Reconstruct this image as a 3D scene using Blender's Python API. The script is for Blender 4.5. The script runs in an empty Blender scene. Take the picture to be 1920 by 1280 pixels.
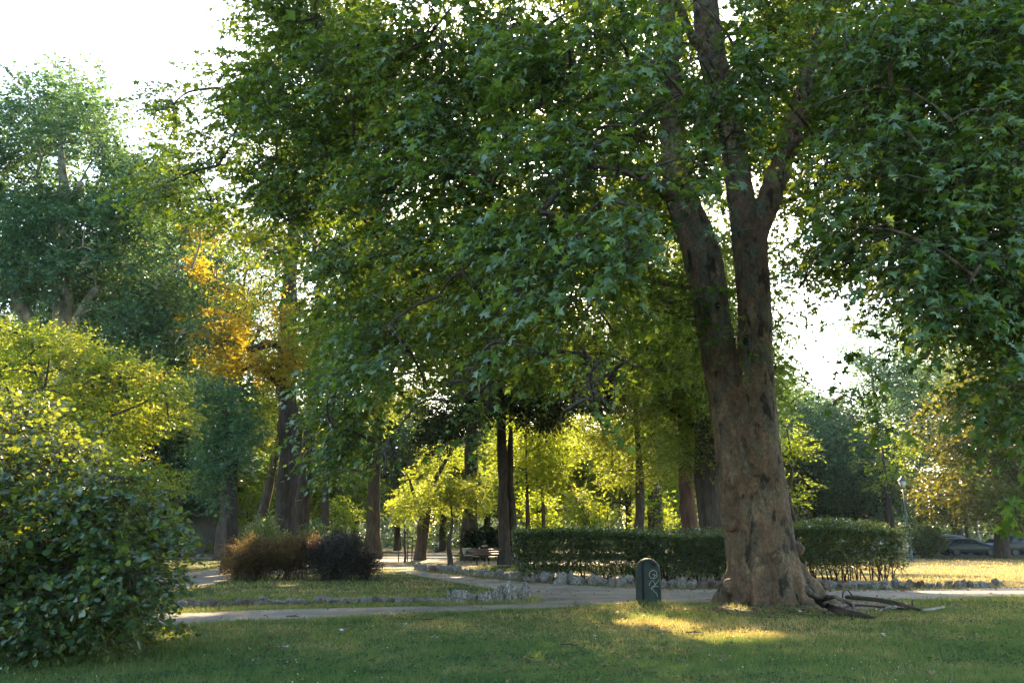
import bpy, bmesh, math, random
import numpy as np
from mathutils import Vector, noise as mnoise

R = math.radians
C = bpy.context.scene.collection
rng = np.random.default_rng(11)
random.seed(11)

# ------------------------------------------------------------------ camera
F = 28.0 / 36.0 * 1920
EYE = 1.6
PITCH = math.atan(365 / F)
cp, sp = math.cos(PITCH), math.sin(PITCH)

def ray(px, py):
    x = (px - 960) / F; y = (640 - py) / F
    return x, cp - y * sp, sp + y * cp

def at(px, py, Y):
    r = ray(px, py); t = Y / r[1]
    return Vector((r[0] * t, Y, EYE + r[2] * t))

def gp(px, py, z=0.0):
    r = ray(px, py); t = (z - EYE) / r[2]
    return Vector((r[0] * t, r[1] * t, z))

def mpp(px, py, Y):            # metres per photo pixel at a place
    return Y / ray(px, py)[1] / F

SUN_AZ = math.atan((1012 - 960) / F / ray(1012, 207)[1])
_r = ray(1012, 207)
SUN = Vector(_r).normalized()
SUN_EL = math.asin(SUN.z)
S_ = np.array(SUN)

# ------------------------------------------------------------------ noise
def vnoise(P, scale=1.0, seed=0):
    P = np.asarray(P, dtype=np.float64) / scale + seed * 17.31
    I = np.floor(P).astype(np.int64); f = P - I
    f = f * f * (3 - 2 * f)
    def h(ix, iy, iz):
        n = (ix * 374761393 + iy * 668265263 + iz * 2147483647 * 3 + seed * 974711) & 0xffffffff
        n = ((n ^ (n >> 13)) * 1274126177) & 0xffffffff
        return ((n ^ (n >> 16)) & 0xffff) / 65535.0
    out = 0
    for dx in (0, 1):
        wx = f[:, 0] if dx else 1 - f[:, 0]
        for dy in (0, 1):
            wy = f[:, 1] if dy else 1 - f[:, 1]
            for dz in (0, 1):
                wz = f[:, 2] if dz else 1 - f[:, 2]
                out = out + wx * wy * wz * h(I[:, 0] + dx, I[:, 1] + dy, I[:, 2] + dz)
    return out

# ------------------------------------------------------------------ tagging
def tag(o, label=None, cat=None, group=None, kind=None):
    if label: o['label'] = label
    if cat: o['category'] = cat
    if group: o['group'] = group
    if kind: o['kind'] = kind
    return o

def empty(name, loc=(0, 0, 0), rz=0.0):
    o = bpy.data.objects.new(name, None); C.objects.link(o)
    o.location = loc; o.rotation_euler = (0, 0, rz); o.empty_display_size = 0.3
    return o

def link(name, me, mats, parent=None, smooth=False):
    for m in (mats if isinstance(mats, (list, tuple)) else [mats]):
        me.materials.append(m)
    if smooth:
        me.polygons.foreach_set('use_smooth', [True] * len(me.polygons))
    o = bpy.data.objects.new(name, me); C.objects.link(o)
    if parent: o.parent = parent
    return o

def copy_tree(o, parent=None):
    c = o.copy(); C.objects.link(c); c.parent = parent
    for ch in list(o.children): copy_tree(ch, c)
    return c

# ------------------------------------------------------------------ fast mesh of triangles
class Geo:
    def __init__(s): s.v = []; s.f = []; s.m = []; s.n = 0
    def add(s, V, T, mat=0):
        V = np.asarray(V, dtype=np.float32).reshape(-1, 3); T = np.asarray(T, dtype=np.int64).reshape(-1, 3)
        s.v.append(V); s.f.append(T + s.n); s.m.append(np.full(len(T), mat, dtype=np.int32)); s.n += len(V)
    def build(s, name, mats, parent=None, smooth=False, origin=None):
        V = np.concatenate(s.v); T = np.concatenate(s.f).astype(np.int32); M = np.concatenate(s.m)
        if origin is not None: V = V - np.asarray(origin, dtype=np.float32)
        me = bpy.data.meshes.new(name)
        me.vertices.add(len(V)); me.vertices.foreach_set('co', V.ravel())
        me.loops.add(len(T) * 3); me.loops.foreach_set('vertex_index', T.ravel())
        me.polygons.add(len(T)); me.polygons.foreach_set('loop_start', np.arange(0, len(T) * 3, 3, dtype=np.int32))
        me.polygons.foreach_set('material_index', M)
        me.update(calc_edges=True)
        return link(name, me, mats, parent, smooth)

def norm(A):
    return A / np.maximum(np.linalg.norm(A, axis=1, keepdims=True), 1e-9)

LEAF = {}
def _leaf(name, V, T): LEAF[name] = (np.array(V, dtype=np.float32), np.array(T, dtype=np.int64))
_pl = [(0, .42, .03), (0, 0, 0), (-.40, .10, -.07), (-.19, .32, 0), (-.54, .60, -.12), (-.17, .60, 0), (0, 1, -.13),
       (.17, .60, 0), (.54, .60, -.12), (.19, .32, 0), (.40, .10, -.07)]
_leaf('plane', _pl, [(0, i, i + 1 if i < 10 else 1) for i in range(1, 11)])
_leaf('plane3', [(0, 0, 0), (-.5, .42, -.1), (-.16, .55, 0), (0, 1, -.1), (.16, .55, 0), (.5, .42, -.1)],
      [(0, 2, 1), (0, 3, 2), (0, 4, 3), (0, 5, 4)])
_leaf('round', [(0, .5, -.06), (0, .05, 0), (-.34, .08, .02), (-.5, .45, .05), (-.32, .82, .02), (0, 1, -.04), (.32, .82, .02), (.5, .45, .05), (.34, .08, .02)],
      [(0, i, i + 1 if i < 8 else 1) for i in range(1, 9)])
_leaf('quad', [(0, 0, 0), (-.36, .5, .08), (0, 1, 0), (.36, .5, .08)], [(0, 2, 1), (0, 3, 2)])
_leaf('lance', [(0, 0, 0), (-.22, .45, .05), (0, 1, 0), (.22, .45, .05)], [(0, 2, 1), (0, 3, 2)])
_leaf('blade', [(-.5, 0, 0), (.5, 0, 0), (0, 1, 0)], [(0, 1, 2)])

def leaves(geo, kind, P, A, N, S, mat=0, W=None):
    V, T = LEAF[kind]
    A = norm(A); X = norm(np.cross(A, N)); Z = np.cross(X, A)
    n = len(P); k = len(V)
    S = np.asarray(S).reshape(-1, 1, 1)
    sx = S if W is None else np.asarray(W).reshape(-1, 1, 1)
    if k > 4:
        VV = np.repeat(V[None], n, 0); VV = VV + rng.normal(0, .035, VV.shape) * (np.abs(V[None]).sum(2, keepdims=True) > .01)
        cu = rng.uniform(-.9, 2.6, (n, 1)); fo = rng.uniform(-.35, .55, (n, 1))
        VV[:, :, 2] = VV[:, :, 2] * cu + fo * np.abs(VV[:, :, 0]) - rng.uniform(-.05, .35, (n, 1)) * VV[:, :, 1] ** 2
        VV[:, :, 0] *= rng.uniform(.7, 1.1, (n, 1))
    else: VV = V[None]
    out = P[:, None, :] + X[:, None, :] * VV[:, :, 0:1] * sx + A[:, None, :] * VV[:, :, 1:2] * S + Z[:, None, :] * VV[:, :, 2:3] * S
    TT = T[None] + (np.arange(n) * k)[:, None, None]
    geo.add(out.reshape(-1, 3), TT.reshape(-1, 3), mat)

# --- where the sun reaches: (centre, radius); foliage between these places and the sun is thinned
LIT = []
def lit(px, py, D, rpx, ground=False, p=None):
    c = gp(px, py) if ground else at(px, py, D)
    LIT.append((np.array(c), rpx * mpp(px, py, c.y), p or (1.0 if ground else .97)))

def sun_open(P, prob=1.0, m=0.0):
    kill = np.zeros(len(P), bool); rr_ = rng.random(len(P))
    for c, r, pr in LIT:
        d = P - c; s = d @ S_
        q = d - s[:, None] * S_
        kill |= (s > r * 1.05 + 0.5) & ((q ** 2).sum(1) < (r + m) ** 2) & (rr_ < pr)
    return ~(kill & (rng.random(len(P)) < prob))

def sprays(geo, kind, C0, D0, L, k, size, mat=0, droop=.35, tilt=.5, twig_mat=None, twig_r=.005, aspect=None, upright=0.0, prob=1.0):
    """leafy twigs: k leaves alternate along each twig"""
    n = len(C0)
    if n == 0: return
    D0 = norm(D0); L = np.full(n, L) * rng.uniform(.7, 1.3, n)
    side = norm(np.cross(D0, np.array([0, 0, 1.0])) + rng.normal(0, .15, (n, 3)))
    allP = []; allA = []; allN = []
    for j in range(k):
        t = (j + .6) / k
        p = C0 + D0 * (L * t)[:, None] + np.array([0, 0, -1.0]) * (droop * L * t * t)[:, None] + rng.normal(0, .02, (n, 3))
        s = 1 if j % 2 else -1
        a = D0 * (.45 + .4 * t) + side * s * (.9 - .5 * t) + rng.normal(0, .3, (n, 3))
        a[:, 2] += -droop * .9 * rng.uniform(0.2, 1.3, n) + upright
        nn = np.array([0, 0, 1.0]) + rng.normal(0, tilt, (n, 3)) + D0 * .35
        allP.append(p); allA.append(a); allN.append(nn)
    P = np.concatenate(allP); A = np.concatenate(allA); N = np.concatenate(allN)
    keep = sun_open(P + norm(A) * size * .45, prob, size * .5)
    P, A, N = P[keep], A[keep], N[keep]
    tw = np.tile(rng.uniform(.72, 1.22, n), k)[keep]
    S = size * rng.uniform(.55, 1.2, len(P)) * tw
    leaves(geo, kind, P, A, N, S, mat, None if aspect is None else S * aspect)
    if twig_mat is not None:
        q = np.array([[1, 0], [-.5, .87], [-.5, -.87]])
        up = norm(np.cross(D0, side)); V = []
        for t, rr in ((-.35, 1.2), (.5, .8), (1.0, .3)):
            c = C0 + D0 * (L * t)[:, None] + np.array([0, 0, -1.0]) * (droop * L * max(t, 0) ** 2)[:, None]
            for a, b in q: V.append(c + side * a * twig_r * rr + up * b * twig_r * rr)
        V = np.stack(V, 1)
        T = []
        for lv in (0, 3):
            for i in range(3):
                j = (i + 1) % 3
                T += [(lv + i, lv + j, lv + 3 + j), (lv + i, lv + 3 + j, lv + 3 + i)]
        T = np.array(T)[None] + (np.arange(n) * 9)[:, None, None]
        geo.add(V.reshape(-1, 3), T.reshape(-1, 3), twig_mat)

def blob_twigs(c, r, n, shell=2.4, hub=None):
    u = norm(rng.normal(0, 1, (n, 3))); rad = rng.random(n) ** (1 / shell)
    P = np.array(c) + u * rad[:, None] * np.array(r)
    D = u * .8 + rng.normal(0, .45, (n, 3))
    if hub is not None:
        h = P - np.array(hub); h[:, 2] *= .4; D = D + norm(h) * .7
    D[:, 2] *= .5
    return P, D

# ------------------------------------------------------------------ tubes
def tube(geo, pts, rad, seg=8, mat=0, wob=0.0, cap=True):
    pts = [Vector(p) for p in pts]; n = len(pts)
    V = []; prev = None
    for i, p in enumerate(pts):
        d = (pts[min(i + 1, n - 1)] - pts[max(i - 1, 0)]).normalized()
        if prev is None:
            ref = Vector((0, 1, 0)) if abs(d.z) > .7 else Vector((0, 0, 1))
            x = d.cross(ref).normalized()
        else:
            x = (prev - d * prev.dot(d)).normalized()
        prev = x; y = d.cross(x)
        for k in range(seg):
            a = 2 * math.pi * k / seg
            w = 1 + (wob * (mnoise.noise(Vector((p.x * 1.3 + math.cos(a) * 1.5, p.y * 1.3 + math.sin(a) * 1.5, p.z * .8))) ) if wob else 0)
            V.append(p + (x * math.cos(a) + y * math.sin(a)) * rad[i] * w)
    T = []
    for i in range(n - 1):
        for k in range(seg):
            a = i * seg + k; b = i * seg + (k + 1) % seg
            T += [(a, b, b + seg), (a, b + seg, a + seg)]
    if cap:
        V.append(pts[0]); V.append(pts[-1]); c0 = len(V) - 2; c1 = len(V) - 1
        for k in range(seg):
            T.append((c0, (k + 1) % seg, k)); T.append((c1, (n - 1) * seg + k, (n - 1) * seg + (k + 1) % seg))
    geo.add([tuple(v) for v in V], T, mat)

def smooth_path(pts, rad, sub=4):
    P = [Vector(p) for p in pts]; out = []; ro = []
    n = len(P)
    for i in range(n - 1):
        p0 = P[max(i - 1, 0)]; p1 = P[i]; p2 = P[i + 1]; p3 = P[min(i + 2, n - 1)]
        for j in range(sub):
            t = j / sub
            out.append(.5 * ((2 * p1) + (p2 - p0) * t + (2 * p0 - 5 * p1 + 4 * p2 - p3) * t * t + (3 * p1 - p0 - 3 * p2 + p3) * t ** 3))
            ro.append(rad[i] * (1 - t) + rad[i + 1] * t)
    out.append(P[-1]); ro.append(rad[-1])
    return out, ro

def box(geo, c, s, rz=0, mat=0, rx=0):
    hx, hy, hz = s[0] / 2, s[1] / 2, s[2] / 2
    V = []
    for x in (-hx, hx):
        for y in (-hy, hy):
            for z in (-hz, hz):
                y2 = y * math.cos(rx) - z * math.sin(rx); z2 = y * math.sin(rx) + z * math.cos(rx)
                V.append((c[0] + x * math.cos(rz) - y2 * math.sin(rz), c[1] + x * math.sin(rz) + y2 * math.cos(rz), c[2] + z2))
    T = [(0, 1, 3), (0, 3, 2), (4, 6, 7), (4, 7, 5), (0, 4, 5), (0, 5, 1), (2, 3, 7), (2, 7, 6), (0, 2, 6), (0, 6, 4), (1, 5, 7), (1, 7, 3)]
    geo.add(V, T, mat)

# ------------------------------------------------------------------ materials
def new_mat(name):
    m = bpy.data.materials.new(name); m.use_nodes = True
    nt = m.node_tree; nt.nodes.clear()
    return m, nt.nodes, nt.links

def N(nodes, t, **kw):
    n = nodes.new(t)
    for k, v in kw.items():
        if k in n.inputs: n.inputs[k].default_value = v
        else: setattr(n, k, v)
    return n

def ramp(nodes, stops, interp='LINEAR'):
    r = nodes.new('ShaderNodeValToRGB'); r.color_ramp.interpolation = interp
    e = r.color_ramp.elements
    while len(e) < len(stops): e.new(.5)
    for i, (p, c) in enumerate(stops):
        e[i].position = p; e[i].color = (c[0], c[1], c[2], 1)
    return r

def leaf_mat(name, cols, trans, gloss=.10, rough=.42, tfac=.45, patch=None, patch_scale=2.5, patch_pos=(.55, .7), glcol=(1, 1, 1)):
    """cols: base colours from dark to light leaf; trans: the light that comes through"""
    m, nd, lk = new_mat(name)
    g = N(nd, 'ShaderNodeNewGeometry')
    n = len(cols)
    cr = ramp(nd, [(i / (n - 1), c) for i, c in enumerate(cols)])
    lk.new(g.outputs['Random Per Island'], cr.inputs[0])
    tcr = ramp(nd, [(0, [c * .6 for c in trans]), (.6, trans), (1, [min(1, c * 1.35) for c in trans])])
    lk.new(g.outputs['Random Per Island'], tcr.inputs[0])
    dc, tc = cr.outputs[0], tcr.outputs[0]
    if patch:
        tx = N(nd, 'ShaderNodeTexCoord'); nz = N(nd, 'ShaderNodeTexNoise', Scale=1 / patch_scale, Detail=3.0)
        lk.new(tx.outputs['Object'], nz.inputs['Vector'])
        ad = N(nd, 'ShaderNodeMath', operation='ADD'); ml = N(nd, 'ShaderNodeMath', operation='MULTIPLY'); ml.inputs[1].default_value = .25
        lk.new(g.outputs['Random Per Island'], ml.inputs[0]); lk.new(nz.outputs[0], ad.inputs[0]); lk.new(ml.outputs[0], ad.inputs[1])
        mr = N(nd, 'ShaderNodeMapRange'); mr.inputs[1].default_value = patch_pos[0]; mr.inputs[2].default_value = patch_pos[1]
        lk.new(ad.outputs[0], mr.inputs[0])
        for which in (0, 1):
            mx = N(nd, 'ShaderNodeMix', data_type='RGBA')
            lk.new(mr.outputs[0], mx.inputs[0]); lk.new(dc if which == 0 else tc, mx.inputs[6])
            mx.inputs[7].default_value = (*patch[which], 1)
            if which == 0: dc = mx.outputs[2]
            else: tc = mx.outputs[2]
    di = N(nd, 'ShaderNodeBsdfDiffuse'); tr = N(nd, 'ShaderNodeBsdfTranslucent'); gl = N(nd, 'ShaderNodeBsdfGlossy', Roughness=rough)
    gl.inputs['Color'].default_value = (*glcol, 1)
    lk.new(dc, di.inputs[0]); lk.new(tc, tr.inputs[0])
    m1 = N(nd, 'ShaderNodeMixShader'); m1.inputs[0].default_value = tfac
    lk.new(di.outputs[0], m1.inputs[1]); lk.new(tr.outputs[0], m1.inputs[2])
    fr = N(nd, 'ShaderNodeFresnel', IOR=1.42); mm = N(nd, 'ShaderNodeMath', operation='MULTIPLY'); mm.inputs[1].default_value = gloss * 2.6
    lk.new(fr.outputs[0], mm.inputs[0]); mm.use_clamp = True
    m2 = N(nd, 'ShaderNodeMixShader'); lk.new(mm.outputs[0], m2.inputs[0]); lk.new(m1.outputs[0], m2.inputs[1]); lk.new(gl.outputs[0], m2.inputs[2])
    out = N(nd, 'ShaderNodeOutputMaterial'); lk.new(m2.outputs[0], out.inputs[0])
    return m

def noisy_mat(name, stops, scale=6, detail=8, rough=.85, bump=.4, bscale=None, stretch=(1, 1, 1), bdist=.02, spec=.3, metal=0):
    m, nd, lk = new_mat(name)
    tx = N(nd, 'ShaderNodeTexCoord'); mp = N(nd, 'ShaderNodeMapping'); mp.inputs['Scale'].default_value = stretch
    lk.new(tx.outputs['Object'], mp.inputs[0])
    nz = N(nd, 'ShaderNodeTexNoise', Scale=scale, Detail=detail, Roughness=.6); lk.new(mp.outputs[0], nz.inputs['Vector'])
    cr = ramp(nd, stops); lk.new(nz.outputs[0], cr.inputs[0])
    b = N(nd, 'ShaderNodeBsdfPrincipled', Roughness=rough, Metallic=metal); b.inputs['Specular IOR Level'].default_value = spec
    lk.new(cr.outputs[0], b.inputs['Base Color'])
    if bump:
        n2 = N(nd, 'ShaderNodeTexNoise', Scale=bscale or scale * 3, Detail=6.0); lk.new(mp.outputs[0], n2.inputs['Vector'])
        bp = N(nd, 'ShaderNodeBump', Strength=bump, Distance=bdist); lk.new(n2.outputs[0], bp.inputs['Height']); lk.new(bp.outputs[0], b.inputs['Normal'])
    out = N(nd, 'ShaderNodeOutputMaterial'); lk.new(b.outputs[0], out.inputs[0])
    return m

def plane_bark():
    m, nd, lk = new_mat('plane_bark')
    tx = N(nd, 'ShaderNodeTexCoord')
    def nz(scale, st, detail=5, rough=.6):
        mp = N(nd, 'ShaderNodeMapping'); mp.inputs['Scale'].default_value = st; lk.new(tx.outputs['Object'], mp.inputs[0])
        n = N(nd, 'ShaderNodeTexNoise', Scale=scale, Detail=detail, Roughness=rough); lk.new(mp.outputs[0], n.inputs['Vector']); return n
    a = nz(1.6, (1, 1, .55), 8); cr = ramp(nd, [(.30, (.070, .048, .033)), (.43, (.135, .088, .056)), (.56, (.185, .125, .080)), (.70, (.24, .18, .125))])
    lk.new(a.outputs[0], cr.inputs[0])
    # olive-grey flaking plates, mostly higher up
    o = nz(3.2, (1, 1, .5), 3); oc = ramp(nd, [(.50, (0, 0, 0)), (.56, (1, 1, 1))]); lk.new(o.outputs[0], oc.inputs[0])
    sx = N(nd, 'ShaderNodeSeparateXYZ'); lk.new(tx.outputs['Object'], sx.inputs[0])
    mr = N(nd, 'ShaderNodeMapRange'); mr.inputs[1].default_value = 1.5; mr.inputs[2].default_value = 8; mr.inputs[3].default_value = .45; mr.inputs[4].default_value = 1
    lk.new(sx.outputs[2], mr.inputs[0])
    ml = N(nd, 'ShaderNodeMath', operation='MULTIPLY'); lk.new(oc.outputs[0], ml.inputs[0]); lk.new(mr.outputs[0], ml.inputs[1])
    m1 = N(nd, 'ShaderNodeMix', data_type='RGBA'); lk.new(ml.outputs[0], m1.inputs[0]); lk.new(cr.outputs[0], m1.inputs[6]); m1.inputs[7].default_value = (.13, .13, .09, 1)
    # near-black scars
    d = nz(2.3, (1.4, 1.4, .62), 7); dc = ramp(nd, [(.56, (0, 0, 0)), (.63, (.88, .88, .88))]); lk.new(d.outputs[0], dc.inputs[0])
    m2 = N(nd, 'ShaderNodeMix', data_type='RGBA'); lk.new(dc.outputs[0], m2.inputs[0]); lk.new(m1.outputs[2], m2.inputs[6]); m2.inputs[7].default_value = (.022, .017, .014, 1)
    f = nz(18, (1, 1, .6), 8, .72); fc = ramp(nd, [(.35, (.55, .55, .55)), (.65, (1.15, 1.15, 1.15))]); lk.new(f.outputs[0], fc.inputs[0])
    m3 = N(nd, 'ShaderNodeMix', data_type='RGBA', blend_type='MULTIPLY'); m3.inputs[0].default_value = 1; lk.new(m2.outputs[2], m3.inputs[6]); lk.new(fc.outputs[0], m3.inputs[7])
    mpv = N(nd, 'ShaderNodeMapping'); mpv.inputs['Scale'].default_value = (1, 1, .55); wn = nz(5, (1, 1, 1), 3)
    wv = N(nd, 'ShaderNodeVectorMath', operation='MULTIPLY_ADD'); wv.inputs[1].default_value = (.25, .25, .25)
    lk.new(wn.outputs['Color'], wv.inputs[0]); lk.new(tx.outputs['Object'], wv.inputs[2]); lk.new(wv.outputs[0], mpv.inputs[0])
    vo = N(nd, 'ShaderNodeTexVoronoi', Scale=6.5, feature='DISTANCE_TO_EDGE'); lk.new(mpv.outputs[0], vo.inputs['Vector'])
    vc = ramp(nd, [(0, (.35, .33, .32)), (.035, (.85, .85, .85)), (.12, (1, 1, 1))]); lk.new(vo.outputs['Distance'], vc.inputs[0])
    v2 = N(nd, 'ShaderNodeTexVoronoi', Scale=6.5); lk.new(mpv.outputs[0], v2.inputs['Vector']); v2c = ramp(nd, [(.2, (.78, .80, .80)), (.8, (1.22, 1.16, 1.08))]); lk.new(v2.outputs['Color'], v2c.inputs[0])
    m4 = N(nd, 'ShaderNodeMix', data_type='RGBA', blend_type='MULTIPLY'); m4.inputs[0].default_value = .4; lk.new(m3.outputs[2], m4.inputs[6]); lk.new(vc.outputs[0], m4.inputs[7])
    m5 = N(nd, 'ShaderNodeMix', data_type='RGBA', blend_type='MULTIPLY'); m5.inputs[0].default_value = 1; lk.new(m4.outputs[2], m5.inputs[6]); lk.new(v2c.outputs[0], m5.inputs[7]); m3 = m5
    b = N(nd, 'ShaderNodeBsdfPrincipled', Roughness=.85); b.inputs['Specular IOR Level'].default_value = .25
    lk.new(m3.outputs[2], b.inputs['Base Color'])
    ad = N(nd, 'ShaderNodeMath', operation='ADD'); lk.new(f.outputs[0], ad.inputs[0]); lk.new(oc.outputs[0], ad.inputs[1])
    ad2 = N(nd, 'ShaderNodeMath', operation='MULTIPLY_ADD'); ad2.inputs[1].default_value = .4; lk.new(vc.outputs[0], ad2.inputs[0]); lk.new(ad.outputs[0], ad2.inputs[2])
    bp = N(nd, 'ShaderNodeBump', Strength=1.0, Distance=.03); lk.new(ad2.outputs[0], bp.inputs['Height']); lk.new(bp.outputs[0], b.inputs['Normal'])
    out = N(nd, 'ShaderNodeOutputMaterial'); lk.new(b.outputs[0], out.inputs[0])
    return m

def plain(name, col, rough=.5, metal=0, spec=.5, coat=0):
    m, nd, lk = new_mat(name)
    b = N(nd, 'ShaderNodeBsdfPrincipled', Roughness=rough, Metallic=metal); b.inputs['Base Color'].default_value = (*col, 1)
    b.inputs['Specular IOR Level'].default_value = spec; b.inputs['Coat Weight'].default_value = coat
    nz = N(nd, 'ShaderNodeTexNoise', Scale=9.0, Detail=4.0); tx = N(nd, 'ShaderNodeTexCoord'); lk.new(tx.outputs['Object'], nz.inputs['Vector'])
    cr = ramp(nd, [(.3, [c * .8 for c in col]), (.7, [min(1, c * 1.15) for c in col])]); lk.new(nz.outputs[0], cr.inputs[0]); lk.new(cr.outputs[0], b.inputs['Base Color'])
    out = N(nd, 'ShaderNodeOutputMaterial'); lk.new(b.outputs[0], out.inputs[0])
    return m

def turf_color(nd, lk, dark):
    """one colour field for the soil under the grass and for the blades: lush to dry by place, plus a sun patch painted paler"""
    g = N(nd, 'ShaderNodeNewGeometry')
    n1 = N(nd, 'ShaderNodeTexNoise', Scale=.45, Detail=5.0, Roughness=.6); lk.new(g.outputs['Position'], n1.inputs['Vector'])
    sx = N(nd, 'ShaderNodeSeparateXYZ'); lk.new(g.outputs['Position'], sx.inputs[0])
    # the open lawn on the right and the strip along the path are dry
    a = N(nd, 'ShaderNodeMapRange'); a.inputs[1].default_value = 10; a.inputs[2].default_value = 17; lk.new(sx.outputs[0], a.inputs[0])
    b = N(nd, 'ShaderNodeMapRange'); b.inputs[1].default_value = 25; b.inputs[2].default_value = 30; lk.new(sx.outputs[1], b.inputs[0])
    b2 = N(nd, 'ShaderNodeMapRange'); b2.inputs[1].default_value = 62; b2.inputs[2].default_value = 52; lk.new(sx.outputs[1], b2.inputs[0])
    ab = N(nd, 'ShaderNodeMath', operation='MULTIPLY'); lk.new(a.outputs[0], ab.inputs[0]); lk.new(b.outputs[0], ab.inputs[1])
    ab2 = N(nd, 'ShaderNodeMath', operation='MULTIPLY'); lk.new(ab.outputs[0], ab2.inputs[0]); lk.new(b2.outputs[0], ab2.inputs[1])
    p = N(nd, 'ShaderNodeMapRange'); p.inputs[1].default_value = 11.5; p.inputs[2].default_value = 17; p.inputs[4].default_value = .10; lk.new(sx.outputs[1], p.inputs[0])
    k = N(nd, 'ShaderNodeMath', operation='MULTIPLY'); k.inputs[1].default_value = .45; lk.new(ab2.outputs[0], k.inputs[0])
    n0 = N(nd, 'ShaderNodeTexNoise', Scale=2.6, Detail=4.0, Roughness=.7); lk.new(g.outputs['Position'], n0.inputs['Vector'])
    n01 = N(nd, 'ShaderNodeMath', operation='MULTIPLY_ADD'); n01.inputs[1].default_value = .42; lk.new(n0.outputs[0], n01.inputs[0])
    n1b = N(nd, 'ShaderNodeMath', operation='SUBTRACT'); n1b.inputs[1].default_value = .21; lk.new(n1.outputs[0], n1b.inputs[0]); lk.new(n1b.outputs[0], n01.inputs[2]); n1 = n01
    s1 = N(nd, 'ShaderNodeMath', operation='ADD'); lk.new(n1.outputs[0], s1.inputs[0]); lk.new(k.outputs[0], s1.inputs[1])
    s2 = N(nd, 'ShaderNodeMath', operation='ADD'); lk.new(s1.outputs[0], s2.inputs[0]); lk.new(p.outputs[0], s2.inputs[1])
    dv = N(nd, 'ShaderNodeVectorMath', operation='DISTANCE'); dv.inputs[1].default_value = (*gp(1320, 1178), )[:3]  # sunlight painted in: grass turned paler and strawier around the sun patch
    lk.new(g.outputs['Position'], dv.inputs[0]); sun_tint = N(nd, 'ShaderNodeMapRange'); sun_tint.inputs[1].default_value = 2.6; sun_tint.inputs[2].default_value = .8; sun_tint.inputs[4].default_value = .30; lk.new(dv.outputs['Value'], sun_tint.inputs[0])
    s3 = N(nd, 'ShaderNodeMath', operation='ADD'); lk.new(s2.outputs[0], s3.inputs[0]); lk.new(sun_tint.outputs[0], s3.inputs[1])
    return g, s3

def turf_mats():
    m, nd, lk = new_mat('turf')
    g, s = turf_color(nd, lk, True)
    n2 = N(nd, 'ShaderNodeTexNoise', Scale=9.0, Detail=8.0, Roughness=.7); lk.new(g.outputs['Position'], n2.inputs['Vector'])
    q = N(nd, 'ShaderNodeMath', operation='MULTIPLY_ADD'); q.inputs[1].default_value = .5; lk.new(n2.outputs[0], q.inputs[0]); lk.new(s.outputs[0], q.inputs[2])
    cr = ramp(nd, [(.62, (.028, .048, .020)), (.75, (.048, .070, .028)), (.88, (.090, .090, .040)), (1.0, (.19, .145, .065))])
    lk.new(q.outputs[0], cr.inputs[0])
    b = N(nd, 'ShaderNodeBsdfPrincipled', Roughness=.95); b.inputs['Specular IOR Level'].default_value = .1; lk.new(cr.outputs[0], b.inputs['Base Color'])
    n3 = N(nd, 'ShaderNodeTexNoise', Scale=30.0, Detail=6.0); lk.new(g.outputs['Position'], n3.inputs['Vector'])
    bp = N(nd, 'ShaderNodeBump', Strength=1.0, Distance=.06); lk.new(n3.outputs[0], bp.inputs['Height']); lk.new(bp.outputs[0], b.inputs['Normal'])
    out = N(nd, 'ShaderNodeOutputMaterial'); lk.new(b.outputs[0], out.inputs[0])
    m2, nd, lk = new_mat('grass_blade')
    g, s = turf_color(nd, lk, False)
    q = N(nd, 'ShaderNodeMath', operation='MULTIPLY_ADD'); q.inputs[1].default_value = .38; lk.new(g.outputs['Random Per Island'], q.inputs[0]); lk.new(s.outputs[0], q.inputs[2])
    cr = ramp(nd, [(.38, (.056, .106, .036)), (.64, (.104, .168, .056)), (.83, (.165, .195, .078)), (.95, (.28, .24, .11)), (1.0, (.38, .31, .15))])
    lk.new(q.outputs[0], cr.inputs[0])
    di = N(nd, 'ShaderNodeBsdfDiffuse'); tr = N(nd, 'ShaderNodeBsdfTranslucent')
    lk.new(cr.outputs[0], di.inputs[0])
    br = N(nd, 'ShaderNodeMix', data_type='RGBA', blend_type='MULTIPLY'); br.inputs[0].default_value = 1; br.inputs[7].default_value = (1.6, 1.5, .8, 1)
    lk.new(cr.outputs[0], br.inputs[6]); lk.new(br.outputs[2], tr.inputs[0])
    mx = N(nd, 'ShaderNodeMixShader'); mx.inputs[0].default_value = .45; lk.new(di.outputs[0], mx.inputs[1]); lk.new(tr.outputs[0], mx.inputs[2])
    out = N(nd, 'ShaderNodeOutputMaterial'); lk.new(mx.outputs[0], out.inputs[0])
    return m, m2

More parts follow.
